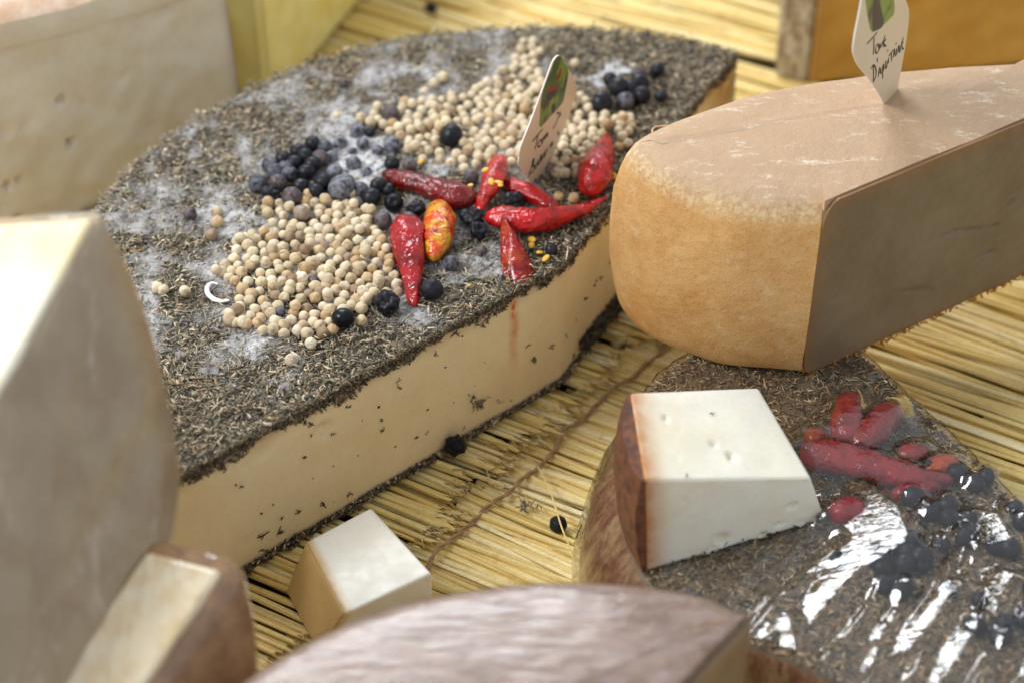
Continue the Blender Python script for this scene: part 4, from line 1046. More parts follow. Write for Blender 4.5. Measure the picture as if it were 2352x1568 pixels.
# ================================================================== FILM-WRAPPED HERB WEDGE (right foreground)
ZW = 3.0
wpx = [(1600, 797), (1510, 862), (1448, 955), (1425, 1080), (1430, 1200), (1475, 1330), (1580, 1440), (1740, 1490), (1960, 1590), (2200, 1690), (2480, 1660), (2560, 1420), (2352, 1165), (2200, 1010), (2050, 872), (1930, 760), (1800, 690), (1700, 710)]
WT = np.array([bz(x, y, ZW) for x, y in wpx])
if np.sum(WT[:, 0]*np.roll(WT[:, 1], -1)-np.roll(WT[:, 0], -1)*WT[:, 1]) < 0: WT = WT[::-1]
WP = smooth_poly(WT, .25); WP[:, 2] = ZW; wc = WP.mean(0)
flare = np.clip((4.6-WP[:, 0])/1.6, 0, 1)          # the rind side flares towards its foot
def wring(z, ins, fl):
    Q = offset_poly(WP, ins); Q[:, 2] = z; Q[:, 0] -= flare*fl; return Q
wedge = empty('wrapped_herb_cheese', (9, -5, -.42)); tag(wedge, 'slab of herb-crusted cheese wrapped in shiny crinkled cling film', 'cheese')
rg = [wring(-.42, .2, 1.5), wring(-.3, .06, 1.55), wring(.8, 0, 1.35), wring(1.8, 0, .9), wring(2.6, .03, .3), wring(2.9, .12, 0), wring(ZW-.02, .3, 0)]
for f in (.85, .6, .35): 
    Q = rg[6]*f+np.array([*wc[:2], 0])*(1-f); Q[:, 2] = ZW; rg.append(Q)
V, F = loft(rg)
m = M('wedge_rind'); c = m.mix(m.ramp(m.noise(1.2, 5, .7, stretch=(1, 1, .35)), .4, .62), lin(120, 72, 48), lin(158, 126, 88)); c = m.mix(m.ramp(m.noise(3.4, 4, .7, stretch=(1, 1, .3)), .52, .7), c, lin(92, 40, 28))
c = m.mix(m.ramp(m.sep(m.pos)['Z'], 2.7, 2.95), c, lin(112, 94, 72))
MAT['wedge_rind'] = m.set(c, .6, m.bump(m.noise(5, 5, .7), .7, .1)); build('body', V, F, MAT['wedge_rind'], parent=wedge, sharp=60)
n = 22000; pw = np.stack([rng.uniform(3, 17, n), rng.uniform(-16, 3, n)], 1); pw = pw[inpoly(pw, offset_poly(WP, .12)[:, :2])]; n = len(pw)
Pw = np.c_[pw, ZW+np.abs(rng.normal(0, .05, n))]; T = tints(n, None, 0, .35); T[:, :3] *= .88
o = quick_mesh('herb_coating', *slivers(Pw, flat_dirs(n, .2), np.clip(rng.lognormal(-1.5, .4, n), .08, .5), np.clip(rng.lognormal(-2.8, .3, n), .03, .12), T), MAT['bits'], wedge); o['kind'] = 'stuff'
bumps = []
def wchilli(pts, colr, seed, label, lf=0, **k):
    pts = [(x, y, h*.78) for x, y, h in pts]
    o = chilli('chilli', pts, colr, label, z0=ZW+.03, seed=seed, lift=lf, **k)
    for p, r in zip(*o_axis[-1]): bumps.append((p[0], p[1], r*1.15, p[2]+r*1.2-ZW))
    return o
wchilli([(1950, 905, 18), (1950, 930, 42), (1945, 980, 46), (1938, 1020, 34)], (150, 44, 40), 21, 'stubby red chilli standing tallest under the cling film', .1)
wchilli([(2062, 935, 20), (2035, 955, 38), (1995, 1000, 40), (1960, 1035, 30)], (144, 40, 36), 22, 'red chilli slanting beside the stubby one under the cling film', .05)
wchilli([(1845, 1020, 20), (1870, 1010, 40), (1895, 1000, 30)], (160, 66, 40), 23, 'small brownish red chilli end next to the small pale cheese piece', .1)
wchilli([(1835, 1050, 34), (1880, 1045, 42), (1960, 1060, 40), (2060, 1085, 36), (2130, 1100, 26), (2190, 1100, 14)], (156, 40, 42), 24, 'long red chilli under the stretched ridge of cling film', .05)
wchilli([(2060, 1045, 18), (2095, 1038, 24), (2130, 1035, 16)], (150, 34, 28), 25, 'tiny red chilli behind the long one under cling film')
wchilli([(2120, 1085, 18), (2155, 1066, 26), (2200, 1058, 16)], (190, 78, 30), 26, 'orange chilli tip by the film edge next to the straw')
wchilli([(1905, 1185, 28), (1945, 1170, 34), (1985, 1165, 22)], (164, 26, 38), 27, 'red chilli piece by the corner of the small pale cheese')
wchilli([(2050, 1135, 16), (2110, 1120, 24), (2170, 1100, 18)], (150, 28, 34), 28, 'thin red chilli in front of the long one under cling film')
# berries under the film
for k in range(46):
    x, y = (random.gauss(2230, 70), random.gauss(1150, 40)) if k < 22 else (random.gauss(2060, 70), random.gauss(1310, 40)) if k < 36 else (random.gauss(2290, 60), random.gauss(1370, 60))
    p = bz(x, y, ZW+.22)
    if not inpoly(p[None, :2], offset_poly(WP, .4)[:, :2])[0]: continue
    r = random.uniform(.26, .36); o = link('juniper_berry', JM['b'][k % 4], None, (p[0], p[1], ZW+r*.85)); o.scale = (r*S,)*3; o.rotation_euler = (random.random()*3, random.random()*3, 0)
    o.color = JC['b']; tag(o, 'dark juniper berry pressed under the cling film', 'berry', 'berries under the film'); bumps.append((p[0], p[1], r, r*1.9))
# film over the top: lies on the bumps, tents between them, pulled into creases
bm_ = np.array(bumps)
pull = math.radians(53); pd = np.array([math.cos(pull), math.sin(pull)]); pq = np.array([-pd[1], pd[0]])
RID = [(bz(1872, 1035, ZW+.9), bz(2030, 1240, ZW+.45), .34, .55), (bz(2030, 1240, ZW+.3), bz(1950, 1300, ZW+.3), .45, .35), (bz(2220, 1200, ZW+.3), bz(2290, 1260, ZW+.3), .4, .4), (bz(2300, 1300, ZW+.3), bz(2170, 1560, ZW+.3), .25, .35),
       (bz(2230, 1340, ZW), bz(2100, 1560, ZW), .2, .25), (bz(2340, 1330, ZW), bz(2230, 1600, ZW), .2, .3), (bz(1990, 1330, ZW), bz(1850, 1440, ZW), .25, .3), (bz(1800, 1400, ZW), bz(1770, 1500, ZW), .5, .3)]
TAUT = [(np.array([bz(x, y, ZW+.5)[:2] for x, y in pl]), hz, sl) for pl, hz, sl in (
    ([(1880, 1042), (1960, 1070), (2060, 1185), (2080, 1260), (1990, 1310), (1890, 1300), (1960, 1240), (1945, 1150)], .62, (.28, -.06)),
    ([(2215, 1180), (2290, 1190), (2315, 1255), (2240, 1265)], .7, (.28, -.06)), ([(1745, 1405), (1800, 1400), (1830, 1500), (1770, 1520)], .4, (.28, -.06)),
    ([(2300, 1320), (2325, 1330), (2160, 1565), (2120, 1560)], .45, (.28, -.06)), ([(1900, 1330), (1950, 1325), (1860, 1420), (1790, 1430)], .35, (.28, -.06)), ([(2180, 1340), (2210, 1345), (2090, 1480), (2060, 1475)], .4, (.28, -.06)))]
def film_z(P):
    x, y = P[:, 0], P[:, 1]; h = np.full(len(P), .14)
    for (bx, b_y, r, hh) in bm_:
        d = np.hypot(x-bx, y-b_y); h = np.maximum(h, np.where(d < r*.6, hh, hh*np.exp(-((d-r*.6)/(.75*r+.2))**1.3))+.05)
    for (p, q, w_, hh) in RID:
        d = (q-p)[:2]; L2 = (d**2).sum(); t = np.clip(((x-p[0])*d[0]+(y-p[1])*d[1])/L2, 0, 1); dd = np.hypot(x-p[0]-t*d[0], y-p[1]-t*d[1])
        h = np.maximum(h, .1+hh*np.clip(1-dd/(w_*2.2), 0, 1)**1.2)
    a = x*pd[0]+y*pd[1]; b_ = x*pq[0]+y*pq[1]
    g = np.array([noise.noise(Vector((u*.16, v*2.2, 3.3)))+.45*noise.noise(Vector((u*.25, v*5.0, 8.3))) for u, v in zip(a, b_)])
    low = np.clip((-5.0-y+(x-10)*.35)/3, .12, 1)
    h = h+g*.30*low+np.array([.13*noise.noise(Vector((u*.9, v*.9, 1))) + .03*noise.noise(Vector((u*2.6, v*2.6, 7))) for u, v in zip(x, y)])
    for poly, hz, sl in TAUT:      # taut panels shaped and tilted to mirror the back light as white highlights
        ins_ = inpoly(P[:, :2], poly); c_ = poly.mean(0)
        dmin = np.full(len(P), 9.)
        for e0_, e1_ in zip(poly, np.roll(poly, -1, 0)):
            d = e1_-e0_; t = np.clip(((x-e0_[0])*d[0]+(y-e0_[1])*d[1])/(d@d), 0, 1); dmin = np.minimum(dmin, np.hypot(x-e0_[0]-t*d[0], y-e0_[1]-t*d[1]))
        f_ = np.where(ins_, 1, np.clip(1-dmin/.7, 0, 1)); f_ = f_*f_*(3-2*f_)
        h = h*(1-f_)+np.maximum(h-.05, hz+sl[0]*(x-c_[0])+sl[1]*(y-c_[1]))*f_*1.0
    return ZW+np.maximum(h, .10)
st = .11; gx = np.arange(2.5, 17.5, st); gy = np.arange(-16.5, 3.5, st); G = np.stack(np.meshgrid(gx, gy, indexing='ij'), -1); nx, ny = G.shape[:2]; Pg = G.reshape(-1, 2)
inn = inpoly(Pg, offset_poly(WP, .05)[:, :2]).reshape(nx, ny); Zg = film_z(np.c_[Pg, np.zeros(len(Pg))])
# flatten where the wheel and the small cheese press the film down
sq = [bz(1440, 960, ZW)[:2], bz(1480, 1320, ZW)[:2], bz(1900, 1195, ZW)[:2], bz(1800, 1060, ZW)[:2]]
pressed = inpoly(Pg, np.array(sq)) | inpoly(Pg, OP[:, :2])
Zg = np.where(pressed, ZW+.02, Zg); P3 = np.c_[Pg, Zg]; F = []
for i in range(nx-1):
    for j in range(ny-1):
        if inn[i, j] and inn[i+1, j] and inn[i, j+1] and inn[i+1, j+1] and not pressed[i*ny+j]:
            F.append((i*ny+j, (i+1)*ny+j, (i+1)*ny+j+1, i*ny+j+1))
us = sorted({v for f in F for v in f}); mp_ = {v: k for k, v in enumerate(us)}; F = [tuple(mp_[v] for v in f) for f in F]
build('cling_film', P3[us], F, MAT['film'], parent=wedge, sharp=None)
# film down the rind side, drawn into upright pleats
rg = []
for z, ins, fl in ((-.36, -.10, 1.62), (.5, -.12, 1.5), (1.2, -.13, 1.25), (1.9, -.12, .92), (2.5, -.10, .42), (2.85, -.06, .12), (3.08, .0, 0), (3.14, .08, 0)):
    Q = wring(z, ins, fl)
    for i in range(len(Q)):
        k = noise.noise(Vector((WP[i, 0]*3.2, WP[i, 1]*3.2, z*.25)))*.10
        Q[i, :2] += (Q[i, :2]-wc[:2])/np.linalg.norm(Q[i, :2]-wc[:2])*max(-.05, k)
    rg.append(Q)
V, F = loft(rg, False, False); build('film_skirt', V, F, film_material('cling_film_pleats', 1.0, .1), parent=wedge, sharp=None)

# ================================================================== SMALL PALE PIECE WITH DARK RIND on the wedge
Bl, Br = bz(1484, 1312, ZW+.08), bz(1897, 1192, ZW+.08); Tl = by(1480, 1102, Bl[1]+.15); Tr = by(1863, 1097, Br[1]+.1)
n_t = np.cross(Tr-Tl, np.array([-.02, 1, .06])); n_t /= np.linalg.norm(n_t)
Ur, Ul = bpl(1742, 888, Tl, n_t), bpl(1447, 900, Tl, n_t)
Bbr, Bbl = np.array([Ur[0]-.1, Ur[1]+.1, ZW+.08]), np.array([Ul[0], Ul[1]+.2, ZW+.08])
cornersS = [Bl, Br, Bbr, Bbl, Tl, Tr, Ur, Ul]
fp = lambda x, y: bpl(x, y, Bl, np.cross(Br-Bl, Tl-Bl)); tp_ = lambda x, y: bpl(x, y, Tl, n_t)
pts_ = [(fp(1655, 1240), .26, .3), (fp(1635, 1268), .22, .25), (fp(1755, 1228), .13, .25), (fp(1790, 1205), .10, .2), (fp(1840, 1200), .11, .22), (fp(1822, 1165), .17, .22), (fp(1570, 1150), .12, .05), (tp_(1680, 1048), .18, .14),
        (tp_(1640, 1020), .13, .1), (tp_(1530, 960), .12, .1), (tp_(1555, 1050), .12, .03), (tp_(1560, 985), .1, .03), (fp(1590, 1190), .1, .05)]
V, F = grid_block(cornersS, .12, [(*p, r, d) for p, r, d in pts_], bevel=.10, jitter=.03)
# bleed of the rind colour into the paste on the rind side
nl = np.cross(Ul-Tl, Bl-Tl); nl /= np.linalg.norm(nl); nl = nl if np.dot(nl, Tr-Tl) > 0 else -nl
dist_ = (V-Tl)@nl; edge = np.clip(1-dist_/.95, 0, 1)**1.6
piece = empty('small_cheese_piece', Bl); tag(piece, 'small pale cheese piece with dark reddish rind on the film-wrapped slab', 'cheese')
MAT['piece_paste'] = m_paste('pale_paste', (246, 242, 228), (240, 231, 206), edge=(196, 126, 56), pores=.15, sss=.3)
build('paste', V, F, MAT['piece_paste'], parent=piece, sharp=30, attrs={'edge': edge})
m = M('dark_rind'); c = m.mix(m.ramp(m.noise(2.5, 5, .7), .4, .62), lin(128, 78, 50), lin(88, 52, 38)); MAT['dark_rind'] = m.set(c, .55, m.bump(m.noise(7, 5, .7), .9, .1))
rr_ = []
for v in np.linspace(0, 1, 9):
    row = []
    for u in np.linspace(0, 1, 12):
        p = (Bl*(1-u)+Bbl*u)*(1-v)+(Tl*(1-u)+Ul*u)*v; bul = .10+.20*math.sin(math.pi*v)+.30*math.sin(math.pi*u)**.7+.06*nz(p, 2.2, 4)
        row.append(p-nl*bul)
    rr_.append(row)
rr_ = np.array(rr_); inn_ = np.array([[((Bl*(1-u)+Bbl*u)*(1-v)+(Tl*(1-u)+Ul*u)*v)+nl*.02 for u in np.linspace(.004, .996, 12)] for v in np.linspace(.02, .985, 9)])
V = np.concatenate([rr_.reshape(-1, 3), inn_.reshape(-1, 3)]); F = []; o_ = 108
for i in range(8):
    for j in range(11): a = i*12+j; F += [(a, a+12, a+13, a+1), (o_+a, o_+a+1, o_+a+13, o_+a+12)]
bd = list(range(12))+[12*i+11 for i in range(1, 9)]+[96+j for j in range(10, -1, -1)]+[12*i for i in range(7, 0, -1)]
for a, b_ in zip(bd, bd[1:]+bd[:1]): F.append((a, b_, o_+b_, o_+a))
build('rind', V, F, MAT['dark_rind'], parent=piece, sharp=55)
parts = [clump(tp_(x, y), 2, .03, n_t, .5, -2.1) for x, y in ((1555, 898), (1635, 950), (1578, 1092), (1600, 892))]
parts += [clump(Bl*(1-t)+Br*t+np.array([0, -.05, .03]), 2, .08, np.array([0, -1., 0]), .3, -1.9) for t in np.linspace(.02, .98, 40)]
o = quick_mesh('herb_crumbs', *join_parts(parts), MAT['bits'], piece); o['kind'] = 'stuff'

# ================================================================== WHITE BLOCK on the straw, front
zc = 2.1; Vt = [bz(794, 1409, zc), bz(992, 1315, zc), bz(852, 1163, zc), bz(705, 1241, zc)]
Vb = [bz(735, 1500, 0.0), bz(1000, 1420, 0.), Vt[2]*[1, 1, 0]+[.25, .2, .0], bz(659, 1356, 0.)]
pts_ = []
V, F = grid_block(Vb+Vt, .14, [], bevel=.10, jitter=.03)
blk = empty('white_cheese_block', np.mean(Vb, 0)); tag(blk, 'small white cheese block with tan rind side on the straw mat', 'cheese')
nl = np.cross(Vt[3]-Vt[0], Vb[0]-Vt[0]); nl /= np.linalg.norm(nl); nl = nl if np.dot(nl, Vt[1]-Vt[0]) > 0 else -nl
MAT['white_paste'] = m_paste('white_paste', (240, 236, 224), (234, 228, 212), edge=(206, 168, 104), pores=.1, sss=.3)
build('paste', V, F, MAT['white_paste'], parent=blk, sharp=30, attrs={'edge': np.clip(1-((V-Vt[0])@nl)/.28, 0, 1)})
ctr = (Vt[0]+Vt[3]+Vb[0]+Vb[3])/4; q4 = [ctr+(p-ctr)*.96-nl*.05 for p in (Vb[0], Vb[3], Vt[3], Vt[0])]; q5 = [p+nl*.04 for p in q4]
V, F = grid_block([q4[0], q4[1], q5[1], q5[0], q4[3], q4[2], q5[2], q5[3]], .3, [], bevel=.03)
MAT['tan_rind'] = m_paste('tan_rind', (206, 172, 116), (192, 156, 100), pores=.3, sss=.1); build('rind', V, F, MAT['tan_rind'], parent=blk, sharp=40)

# ================================================================== BACKGROUND CHEESES
# left rear: tall wedge with a greyish cut face towards the viewer
NL3 = np.array([.60, -.80, .08]); p_ref = by(540, 150, 18.6)
def onL(x, y): return bpl(x, y, p_ref, NL3)
fr = [onL(-420, 430), onL(556, 240), onL(521, -10), onL(-420, 215)]
def down(p, z):  # slide down the face plane to height z
    n_ = NL3; t = np.cross(n_, np.cross([0, 0, 1.], n_)); t /= np.linalg.norm(t); return p+t*(z-p[2])/t[2]
B0_, B1_ = down(fr[0], 0), down(fr[1], 0); T1_ = onL(505, -130); T0_ = onL(-420, 205)
bk = np.array([-7.5, 10, 0])
pits = [(*onL(143, 232), .22, .4), (*onL(163, 328), .22, .4), (*onL(18, 425), .19, .4), (*onL(44, 414), .17, .35), (*onL(40, 505), .2, .35), (*onL(10, 300), .4, .12), (*onL(60, 285), .3, .08), (*onL(280, 180), .25, .06), (*onL(195, 240), .2, .05), (*onL(380, 25), .5, .12), (*onL(330, 30), .3, .08)]
V, F = grid_block([B0_, B1_, B1_+bk, B0_+bk, T0_, T1_, T1_+bk, T0_+bk], .14, pits, bevel=.35, jitter=.10)
big = empty('grey_cheese_wedge', (B0_+B1_)/2); tag(big, 'big tall cheese block with greyish-beige pitted cut face behind the herb wheel', 'cheese')
MAT['grey_paste'] = m_paste('grey_paste', (236, 226, 206), (226, 212, 186), edge=(196, 178, 168), pores=.2, sss=.2, streak=(.5, 1, 2.4))
edge = np.clip(1-((T0_[2]*0+V[:, 2]*0)+np.abs(V[:, 0]-B1_[0]))/.5, 0, .6)
build('paste', V, F, MAT['grey_paste'], parent=big, sharp=35, attrs={'edge': edge})
# its rind cap: a slab over the top with an overhanging lip that casts the crease
nf_ = np.array([.60, -.80, 0]); cap_b = [T0_+np.array([0, 0, -1.0])+nf_*.12, onL(400, 6)+nf_*.12, onL(400, 6)+bk, T0_+bk+np.array([0, 0, -1.0])]
e0, e1, e2_, e3 = onL(-420, 225), onL(0, 108), onL(200, 58), onL(470, -25)
lip = [e0, e1, e2_, e3]
up_ = np.array([0, 0, 1.2])
low_row = smooth_poly([p+nf_*.16 for p in lip], .3, closed=False); k = len(low_row)
rows = [low_row+(-nf_)*.3, low_row, low_row+np.array([0, 0, .35])+nf_*.05, low_row+np.array([0, 0, .95])-nf_*.05, low_row+np.array([0, 0, 1.3])-nf_*.5, low_row+np.array([0, 0, 1.45])-nf_*2.5, low_row+np.array([0, 0, 1.3])-nf_*11, low_row+np.array([0, 0, -.5])-nf_*11.2]
for r_ in rows:
    for i in range(k): r_[i] += .05*nz(r_[i], .9, 5)
V, F = loft([np.array(r_) for r_ in rows[:4]], False, False, closed=False)
build('rim', V, F, MAT['grey_paste'], parent=big, sharp=50)
rows = rows[3:]
V, F = loft([np.array(r_) for r_ in rows], False, False, closed=False)
F.append(tuple(i*k for i in range(len(rows)))); F.append(tuple(i*k+k-1 for i in reversed(range(len(rows)))))
m = M('pinkish_rind'); c = m.mix(m.ramp(m.noise(1.2, 5, .65), .4, .65), lin(214, 188, 166), lin(196, 160, 128)); MAT['pink_rind'] = m.set(c, .6, m.bump(m.noise(8, 4), .4, .05))
build('rind', V, F, MAT['pink_rind'], parent=big, sharp=50)

# yellow wedge behind it
y0, y1 = bz(735, 122, 0), bz(870, -45, 0); dy_ = (y1-y0)/np.linalg.norm(y1-y0); a_ = y0-dy_*5; b_ = y0+dy_*13; nY = np.array([dy_[1], -dy_[0], 0]); nY = nY if nY[0] > 0 else -nY
h_ = np.array([0, 0, 9.]); inw = -nY*9
V, F = grid_block([a_, b_, b_+inw, a_+inw, a_+h_, b_+h_, b_+inw+h_, a_+inw+h_], .25, [(*bpl(684, 50, y0, nY), .22, .15), (*bpl(640, 15, y0, nY), .2, .1), (*bpl(720, 12, y0, nY), .2, .1)], bevel=.4, jitter=.15)
MAT['yellow_paste'] = m_paste('yellow_paste', (252, 240, 168), (246, 224, 126), pores=.15, sss=.3)
tag(build('yellow_cheese_wedge', V, F, MAT['yellow_paste'], sharp=35), 'smooth yellow cheese block between the grey-faced block and the straw', 'cheese')
# right rear: mustard cut face with a pale mottled rind strip
c0 = bz(1856, 195, 0); c1_ = c0+np.array([14, 2.5, 0]); r0 = bz(1778, 178, 0); up_ = np.array([.0, 0, 9.5]); bk = np.array([1.5, 9, 0])
V, F = grid_block([c0, c1_, c1_+bk, c0+bk, c0+up_, c1_+up_, c1_+bk+up_, c0+bk+up_], .25, [(*by(2285, 100, c0[1]+1), .18, .1), (*by(1960, 20, c0[1]+.3), .3, .06)], bevel=.15, jitter=.12)
ed = np.clip(1-(V[:, 0]-c0[0])/.8, 0, 1)
must = empty('mustard_cheese_block', c0+np.array([6, 4, 0])); tag(must, 'mustard-yellow cheese block with pale mottled rind behind the orange-rind wheel', 'cheese')
MAT['mustard'] = m_paste('mustard_paste', (206, 162, 78), (192, 144, 60), edge=(176, 132, 70), pores=.15, sss=.25); build('paste', V, F, MAT['mustard'], parent=must, sharp=35, attrs={'edge': ed})
V, F = grid_block([r0, c0+np.array([-.02, -.03, 0]), c0+bk, r0+bk, r0+up_*1.01, c0+np.array([-.02, -.03, 0])+up_*1.01, c0+bk+up_*1.01, r0+bk+up_*1.01], .2, [], bevel=.25, jitter=.14)
m = M('mottled_rind'); c = m.mix(m.ramp(m.noise(2.2, 6, .7, stretch=(1, 1, .5)), .38, .64), lin(196, 184, 156), lin(138, 112, 78)); c = m.mix(m.ramp(m.noise(6, 4, .7), .55, .72), c, lin(226, 220, 206))
MAT['mottled'] = m.set(c, .8, m.bump(m.noise(6, 5, .7), .8, .1)); build('rind', V, F, MAT['mottled'], parent=must, sharp=40)

# ================================================================== FOREGROUND CHEESES
def traced_slab(name, label, px, i_cut, p0, nrm, thick, back_dir, mats, step=.35, rnd=.35, sharp=(), pname=('rind', 'cut_face'), jit=.05):
    """px outline on a plane (p0, nrm), given real thickness along back_dir; outline edges in i_cut carry the cut surface"""
    nrm = np.array(nrm, float)/np.linalg.norm(nrm); bd_ = np.array(back_dir, float)/np.linalg.norm(back_dir)
    P = [bpl(x, y, p0, nrm) for x, y in px]; O = smooth_poly(P, step, sharp=sharp); cen_ = O.mean(0); rg = []
    for dpt, ins in ((0, rnd), (rnd*.25, rnd*.35), (rnd*.7, 0), (thick*.35, -.02), (thick*.65, -.02), (thick-rnd*.7, 0), (thick-rnd*.2, rnd*.35), (thick, rnd)):
        d = O-cen_; L = np.linalg.norm(d, axis=1)[:, None]; Q = O-d/L*ins+bd_*dpt; rg.append(Q)
    front = rg[0]; pre = []
    for f in (.3, .6, .85): pre.append(front*f+front.mean(0)*(1-f))
    for Q in pre:
        for i in range(len(Q)): Q[i] += nrm*jit*nz(Q[i], .6, 4)
    V, F = loft(pre+rg); root = empty(name, (cen_[0], cen_[1], max(0, V[:, 2].min()))); tag(root, label, 'cheese')
    body = build(pname[0], V, F, mats[0], parent=root, sharp=40)
    fr_ = []
    for Q in pre+rg[:4]:
        Q = Q+nrm*.05+(Q-cen_)/np.maximum(np.linalg.norm(Q-cen_, axis=1), .3)[:, None]*.05
        for i in range(len(Q)): Q[i] += nrm*.04*max(-.5, nz(Q[i]*np.array([1.5, 1.2, .4]), 1.3, 6))
        fr_.append(Q)
    Vf, Ff = loft(fr_, True, False); build('cling_film', Vf, Ff, MAT['thin_film'], parent=root, sharp=None)
    if i_cut:
        A, B = P[i_cut[0]], P[i_cut[1]]; t = (B-A)/np.linalg.norm(B-A); ou = np.cross(t, bd_); ou /= np.linalg.norm(ou); ou = ou if np.dot(ou, (A+B)/2-cen_) > 0 else -ou
        a0 = A+t*rnd*.2+bd_*rnd*.35; b0 = B-t*rnd*.9+bd_*rnd*.35; w_ = bd_*(thick-rnd*.7)
        C8 = [a0-ou*.5, b0-ou*.5, b0+w_-ou*.5, a0+w_-ou*.5, a0+ou*.17, b0+ou*.17, b0+w_+ou*.17, a0+w_+ou*.17]
        V, F = grid_block(C8, .25, [], bevel=.18, jitter=.08); build(pname[1], V, F, mats[1], parent=root, sharp=40)
    return root
m = M('film_rind'); c = m.mix(m.ramp(m.noise(.5, 5, .6), .38, .66), lin(178, 158, 126), lin(162, 138, 106))
c = m.mix(m.ramp(m.noise(.9, 5, .65, rot=(.3, .5, .2), stretch=(1.6, .5, .4)), .56, .74, 0, .5), c, lin(222, 208, 186))  # pale streaks: sheen of the film painted into the rind colour
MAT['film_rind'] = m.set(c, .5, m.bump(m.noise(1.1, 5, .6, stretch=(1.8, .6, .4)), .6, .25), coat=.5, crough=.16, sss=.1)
MAT['cream_cut'] = m_paste('cream_cut', (248, 242, 224), (240, 222, 178), pores=.2, sss=.3)
nD = np.array([.88, -.42, .42]); pD = by(420, 1080, -9.0)
pxD = [(-260, 1400), (-120, 1140), (0, 920), (120, 705), (238, 487), (295, 600), (345, 725), (385, 870), (410, 985), (421, 1080), (416, 1170), (397, 1260), (350, 1400), (292, 1568), (220, 1780), (110, 2050), (-60, 2350), (-260, 2350)]
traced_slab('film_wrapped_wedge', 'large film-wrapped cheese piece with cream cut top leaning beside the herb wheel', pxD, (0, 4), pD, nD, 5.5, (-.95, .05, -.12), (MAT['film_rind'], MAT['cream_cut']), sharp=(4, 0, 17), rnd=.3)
# smaller wrapped piece in front of it
nS = np.array([.80, -.52, .46]); pS = by(590, 1400, -12.2)
pxS = [(250, 1720), (330, 1603), (430, 1458), (545, 1290), (566, 1300), (585, 1370), (600, 1440), (607, 1520), (606, 1600), (590, 1750), (560, 1950), (250, 1950)]
m = M('brown_film_rind'); c = m.mix(m.ramp(m.noise(.9, 5, .65), .38, .64), lin(172, 130, 84), lin(138, 98, 60))
MAT['brown_film'] = m.set(c, .42, m.bump(m.noise(1.6, 5, .6), .5, .2), coat=.5, crough=.12)
m = M('film_cut'); c = m.mix(m.ramp(m.noise(1.0, 4), .4, .66), lin(240, 222, 188), lin(230, 202, 156)); MAT['film_cut'] = m.set(c, .35, m.bump(m.noise(1.0, 4, .6, stretch=(1.4, .4, 1)), .9, .35), coat=1.0, crough=.04, sss=.15)
traced_slab('small_wrapped_wedge', 'small brown cheese wedge in shiny film in front of the white block', pxS, (0, 3), pS, nS, 2.5, (-.93, .30, .02), (MAT['brown_film'], MAT['film_cut']), sharp=(0, 11, 10), rnd=.45)
# big rind across the bottom of the picture
ZF = 7.0; fpx = [(1722, 1402), (1640, 1362), (1520, 1335), (1400, 1322), (1250, 1320), (1100, 1335), (950, 1362), (800, 1412), (660, 1480), (530, 1568), (380, 1720), (330, 1900), (420, 2150), (900, 2300), (1150, 2200), (1330, 1900), (1470, 1680), (1560, 1570)]
FT = np.array([bz(x, y, ZF) for x, y in fpx])
if np.sum(FT[:, 0]*np.roll(FT[:, 1], -1)-np.roll(FT[:, 0], -1)*FT[:, 1]) < 0: FT = FT[::-1]
ck = int(np.argmin(np.linalg.norm(FT-bz(1722, 1402, ZF), axis=1))); FP = smooth_poly(FT, .3, sharp=(ck,)); fc = FP.mean(0)
fcut = np.abs((FP-bz(1722, 1402, ZF))@np.array([-(bz(1560, 1570, ZF)-bz(1722, 1402, ZF))[1], (bz(1560, 1570, ZF)-bz(1722, 1402, ZF))[0], 0]))/np.linalg.norm(bz(1560, 1570, ZF)-bz(1722, 1402, ZF)) < .25
def fring(z, ins):
    Q = offset_poly(FP, np.where(fcut, min(ins, .0)*.0, ins)); Q[:, 2] = z; d = Q-fc; d[:, 2] = 0; Q[fcut] -= (d[fcut]*.012*max(0, ins)); return Q
rg = [fring(0, .4), fring(.1, .1), fring(.6, 0), fring(3.5, -.12), fring(ZF-1.0, -.02), fring(ZF-.5, .03), fring(ZF-.2, .14), fring(ZF-.05, .36), fring(ZF, .7)]
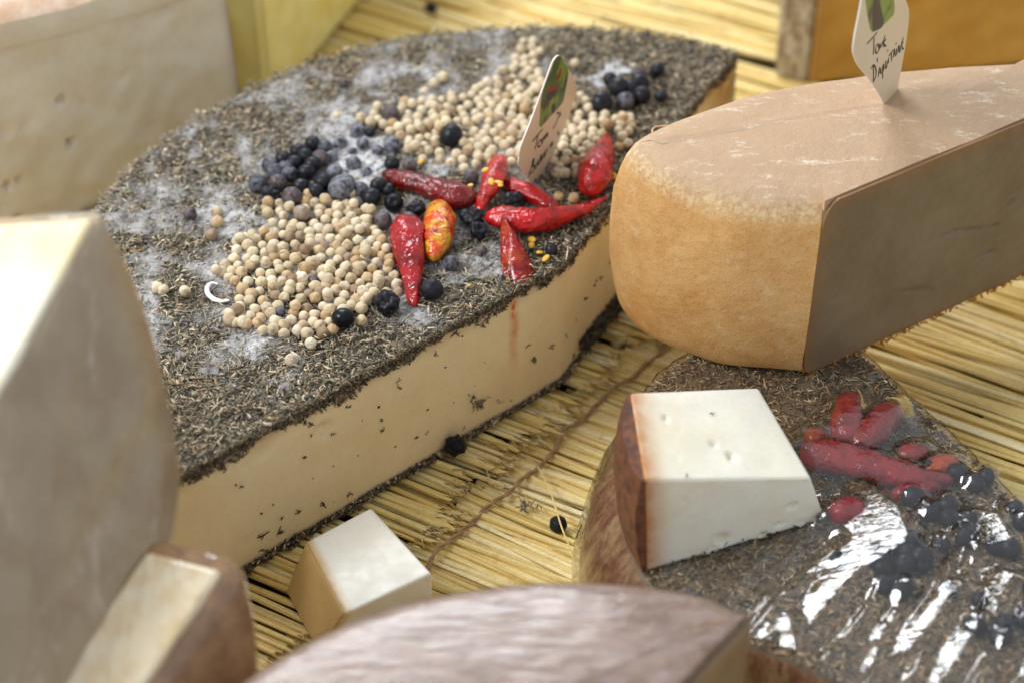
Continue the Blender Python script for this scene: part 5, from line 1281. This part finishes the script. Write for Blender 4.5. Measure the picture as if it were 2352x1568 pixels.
for f in (.8, .55, .3): Q = rg[8]*f+np.array([*fc[:2], 0])*(1-f); Q[:, 2] = ZF+.25*(1-f)+.05*np.array([nz(q, .8, 3) for q in Q]); rg.append(Q)
V, F = loft(rg); fw = empty('pink_rind_cheese', (fc[0], fc[1], 0)); tag(fw, 'pinkish film-covered cheese wheel with rounded rim at the front of the mat', 'cheese')
m = M('pink_film_rind'); c = m.mix(m.ramp(m.noise(.8, 6, .65, stretch=(.6, 1.6, 1)), .38, .64), lin(158, 134, 120), lin(130, 104, 86))
c = m.mix(m.ramp(m.noise(2.0, 5, .7, stretch=(.5, 1.8, 1)), .5, .68, 0, .6), c, lin(160, 148, 148))  # whitish smears stand for film reflections, mixed into the base colour
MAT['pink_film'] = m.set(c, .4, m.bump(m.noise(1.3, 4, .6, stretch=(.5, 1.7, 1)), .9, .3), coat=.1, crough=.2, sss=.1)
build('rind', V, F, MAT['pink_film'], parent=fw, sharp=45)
fr_ = []
for Q in rg[4:]:
    Q = Q.copy(); d = Q-fc; d[:, 2] = 0; Q += d/np.maximum(np.linalg.norm(d, axis=1), .3)[:, None]*.05; Q[:, 2] += .05
    for i in range(len(Q)): Q[i, 2] += .035*nz(Q[i]*np.array([.5, 1.6, 1]), 1.4, 6)
    fr_.append(Q)
V, F = loft(fr_, False, True); build('cling_film', V, F, film_material('front_cling_film', .32, .1), parent=fw, sharp=None)
# its dark cut face
A = bz(1722, 1402, ZF); B = bz(1560, 1570, ZF); t = (B-A)/np.linalg.norm(B-A); nr = np.array([-t[1], t[0], 0]); nr = nr if nr[0] > 0 else -nr
a0, b0 = A+t*.15, A+t*7; lo = np.array([0, 0, -ZF+.1]); hi = np.array([0, 0, -.28])
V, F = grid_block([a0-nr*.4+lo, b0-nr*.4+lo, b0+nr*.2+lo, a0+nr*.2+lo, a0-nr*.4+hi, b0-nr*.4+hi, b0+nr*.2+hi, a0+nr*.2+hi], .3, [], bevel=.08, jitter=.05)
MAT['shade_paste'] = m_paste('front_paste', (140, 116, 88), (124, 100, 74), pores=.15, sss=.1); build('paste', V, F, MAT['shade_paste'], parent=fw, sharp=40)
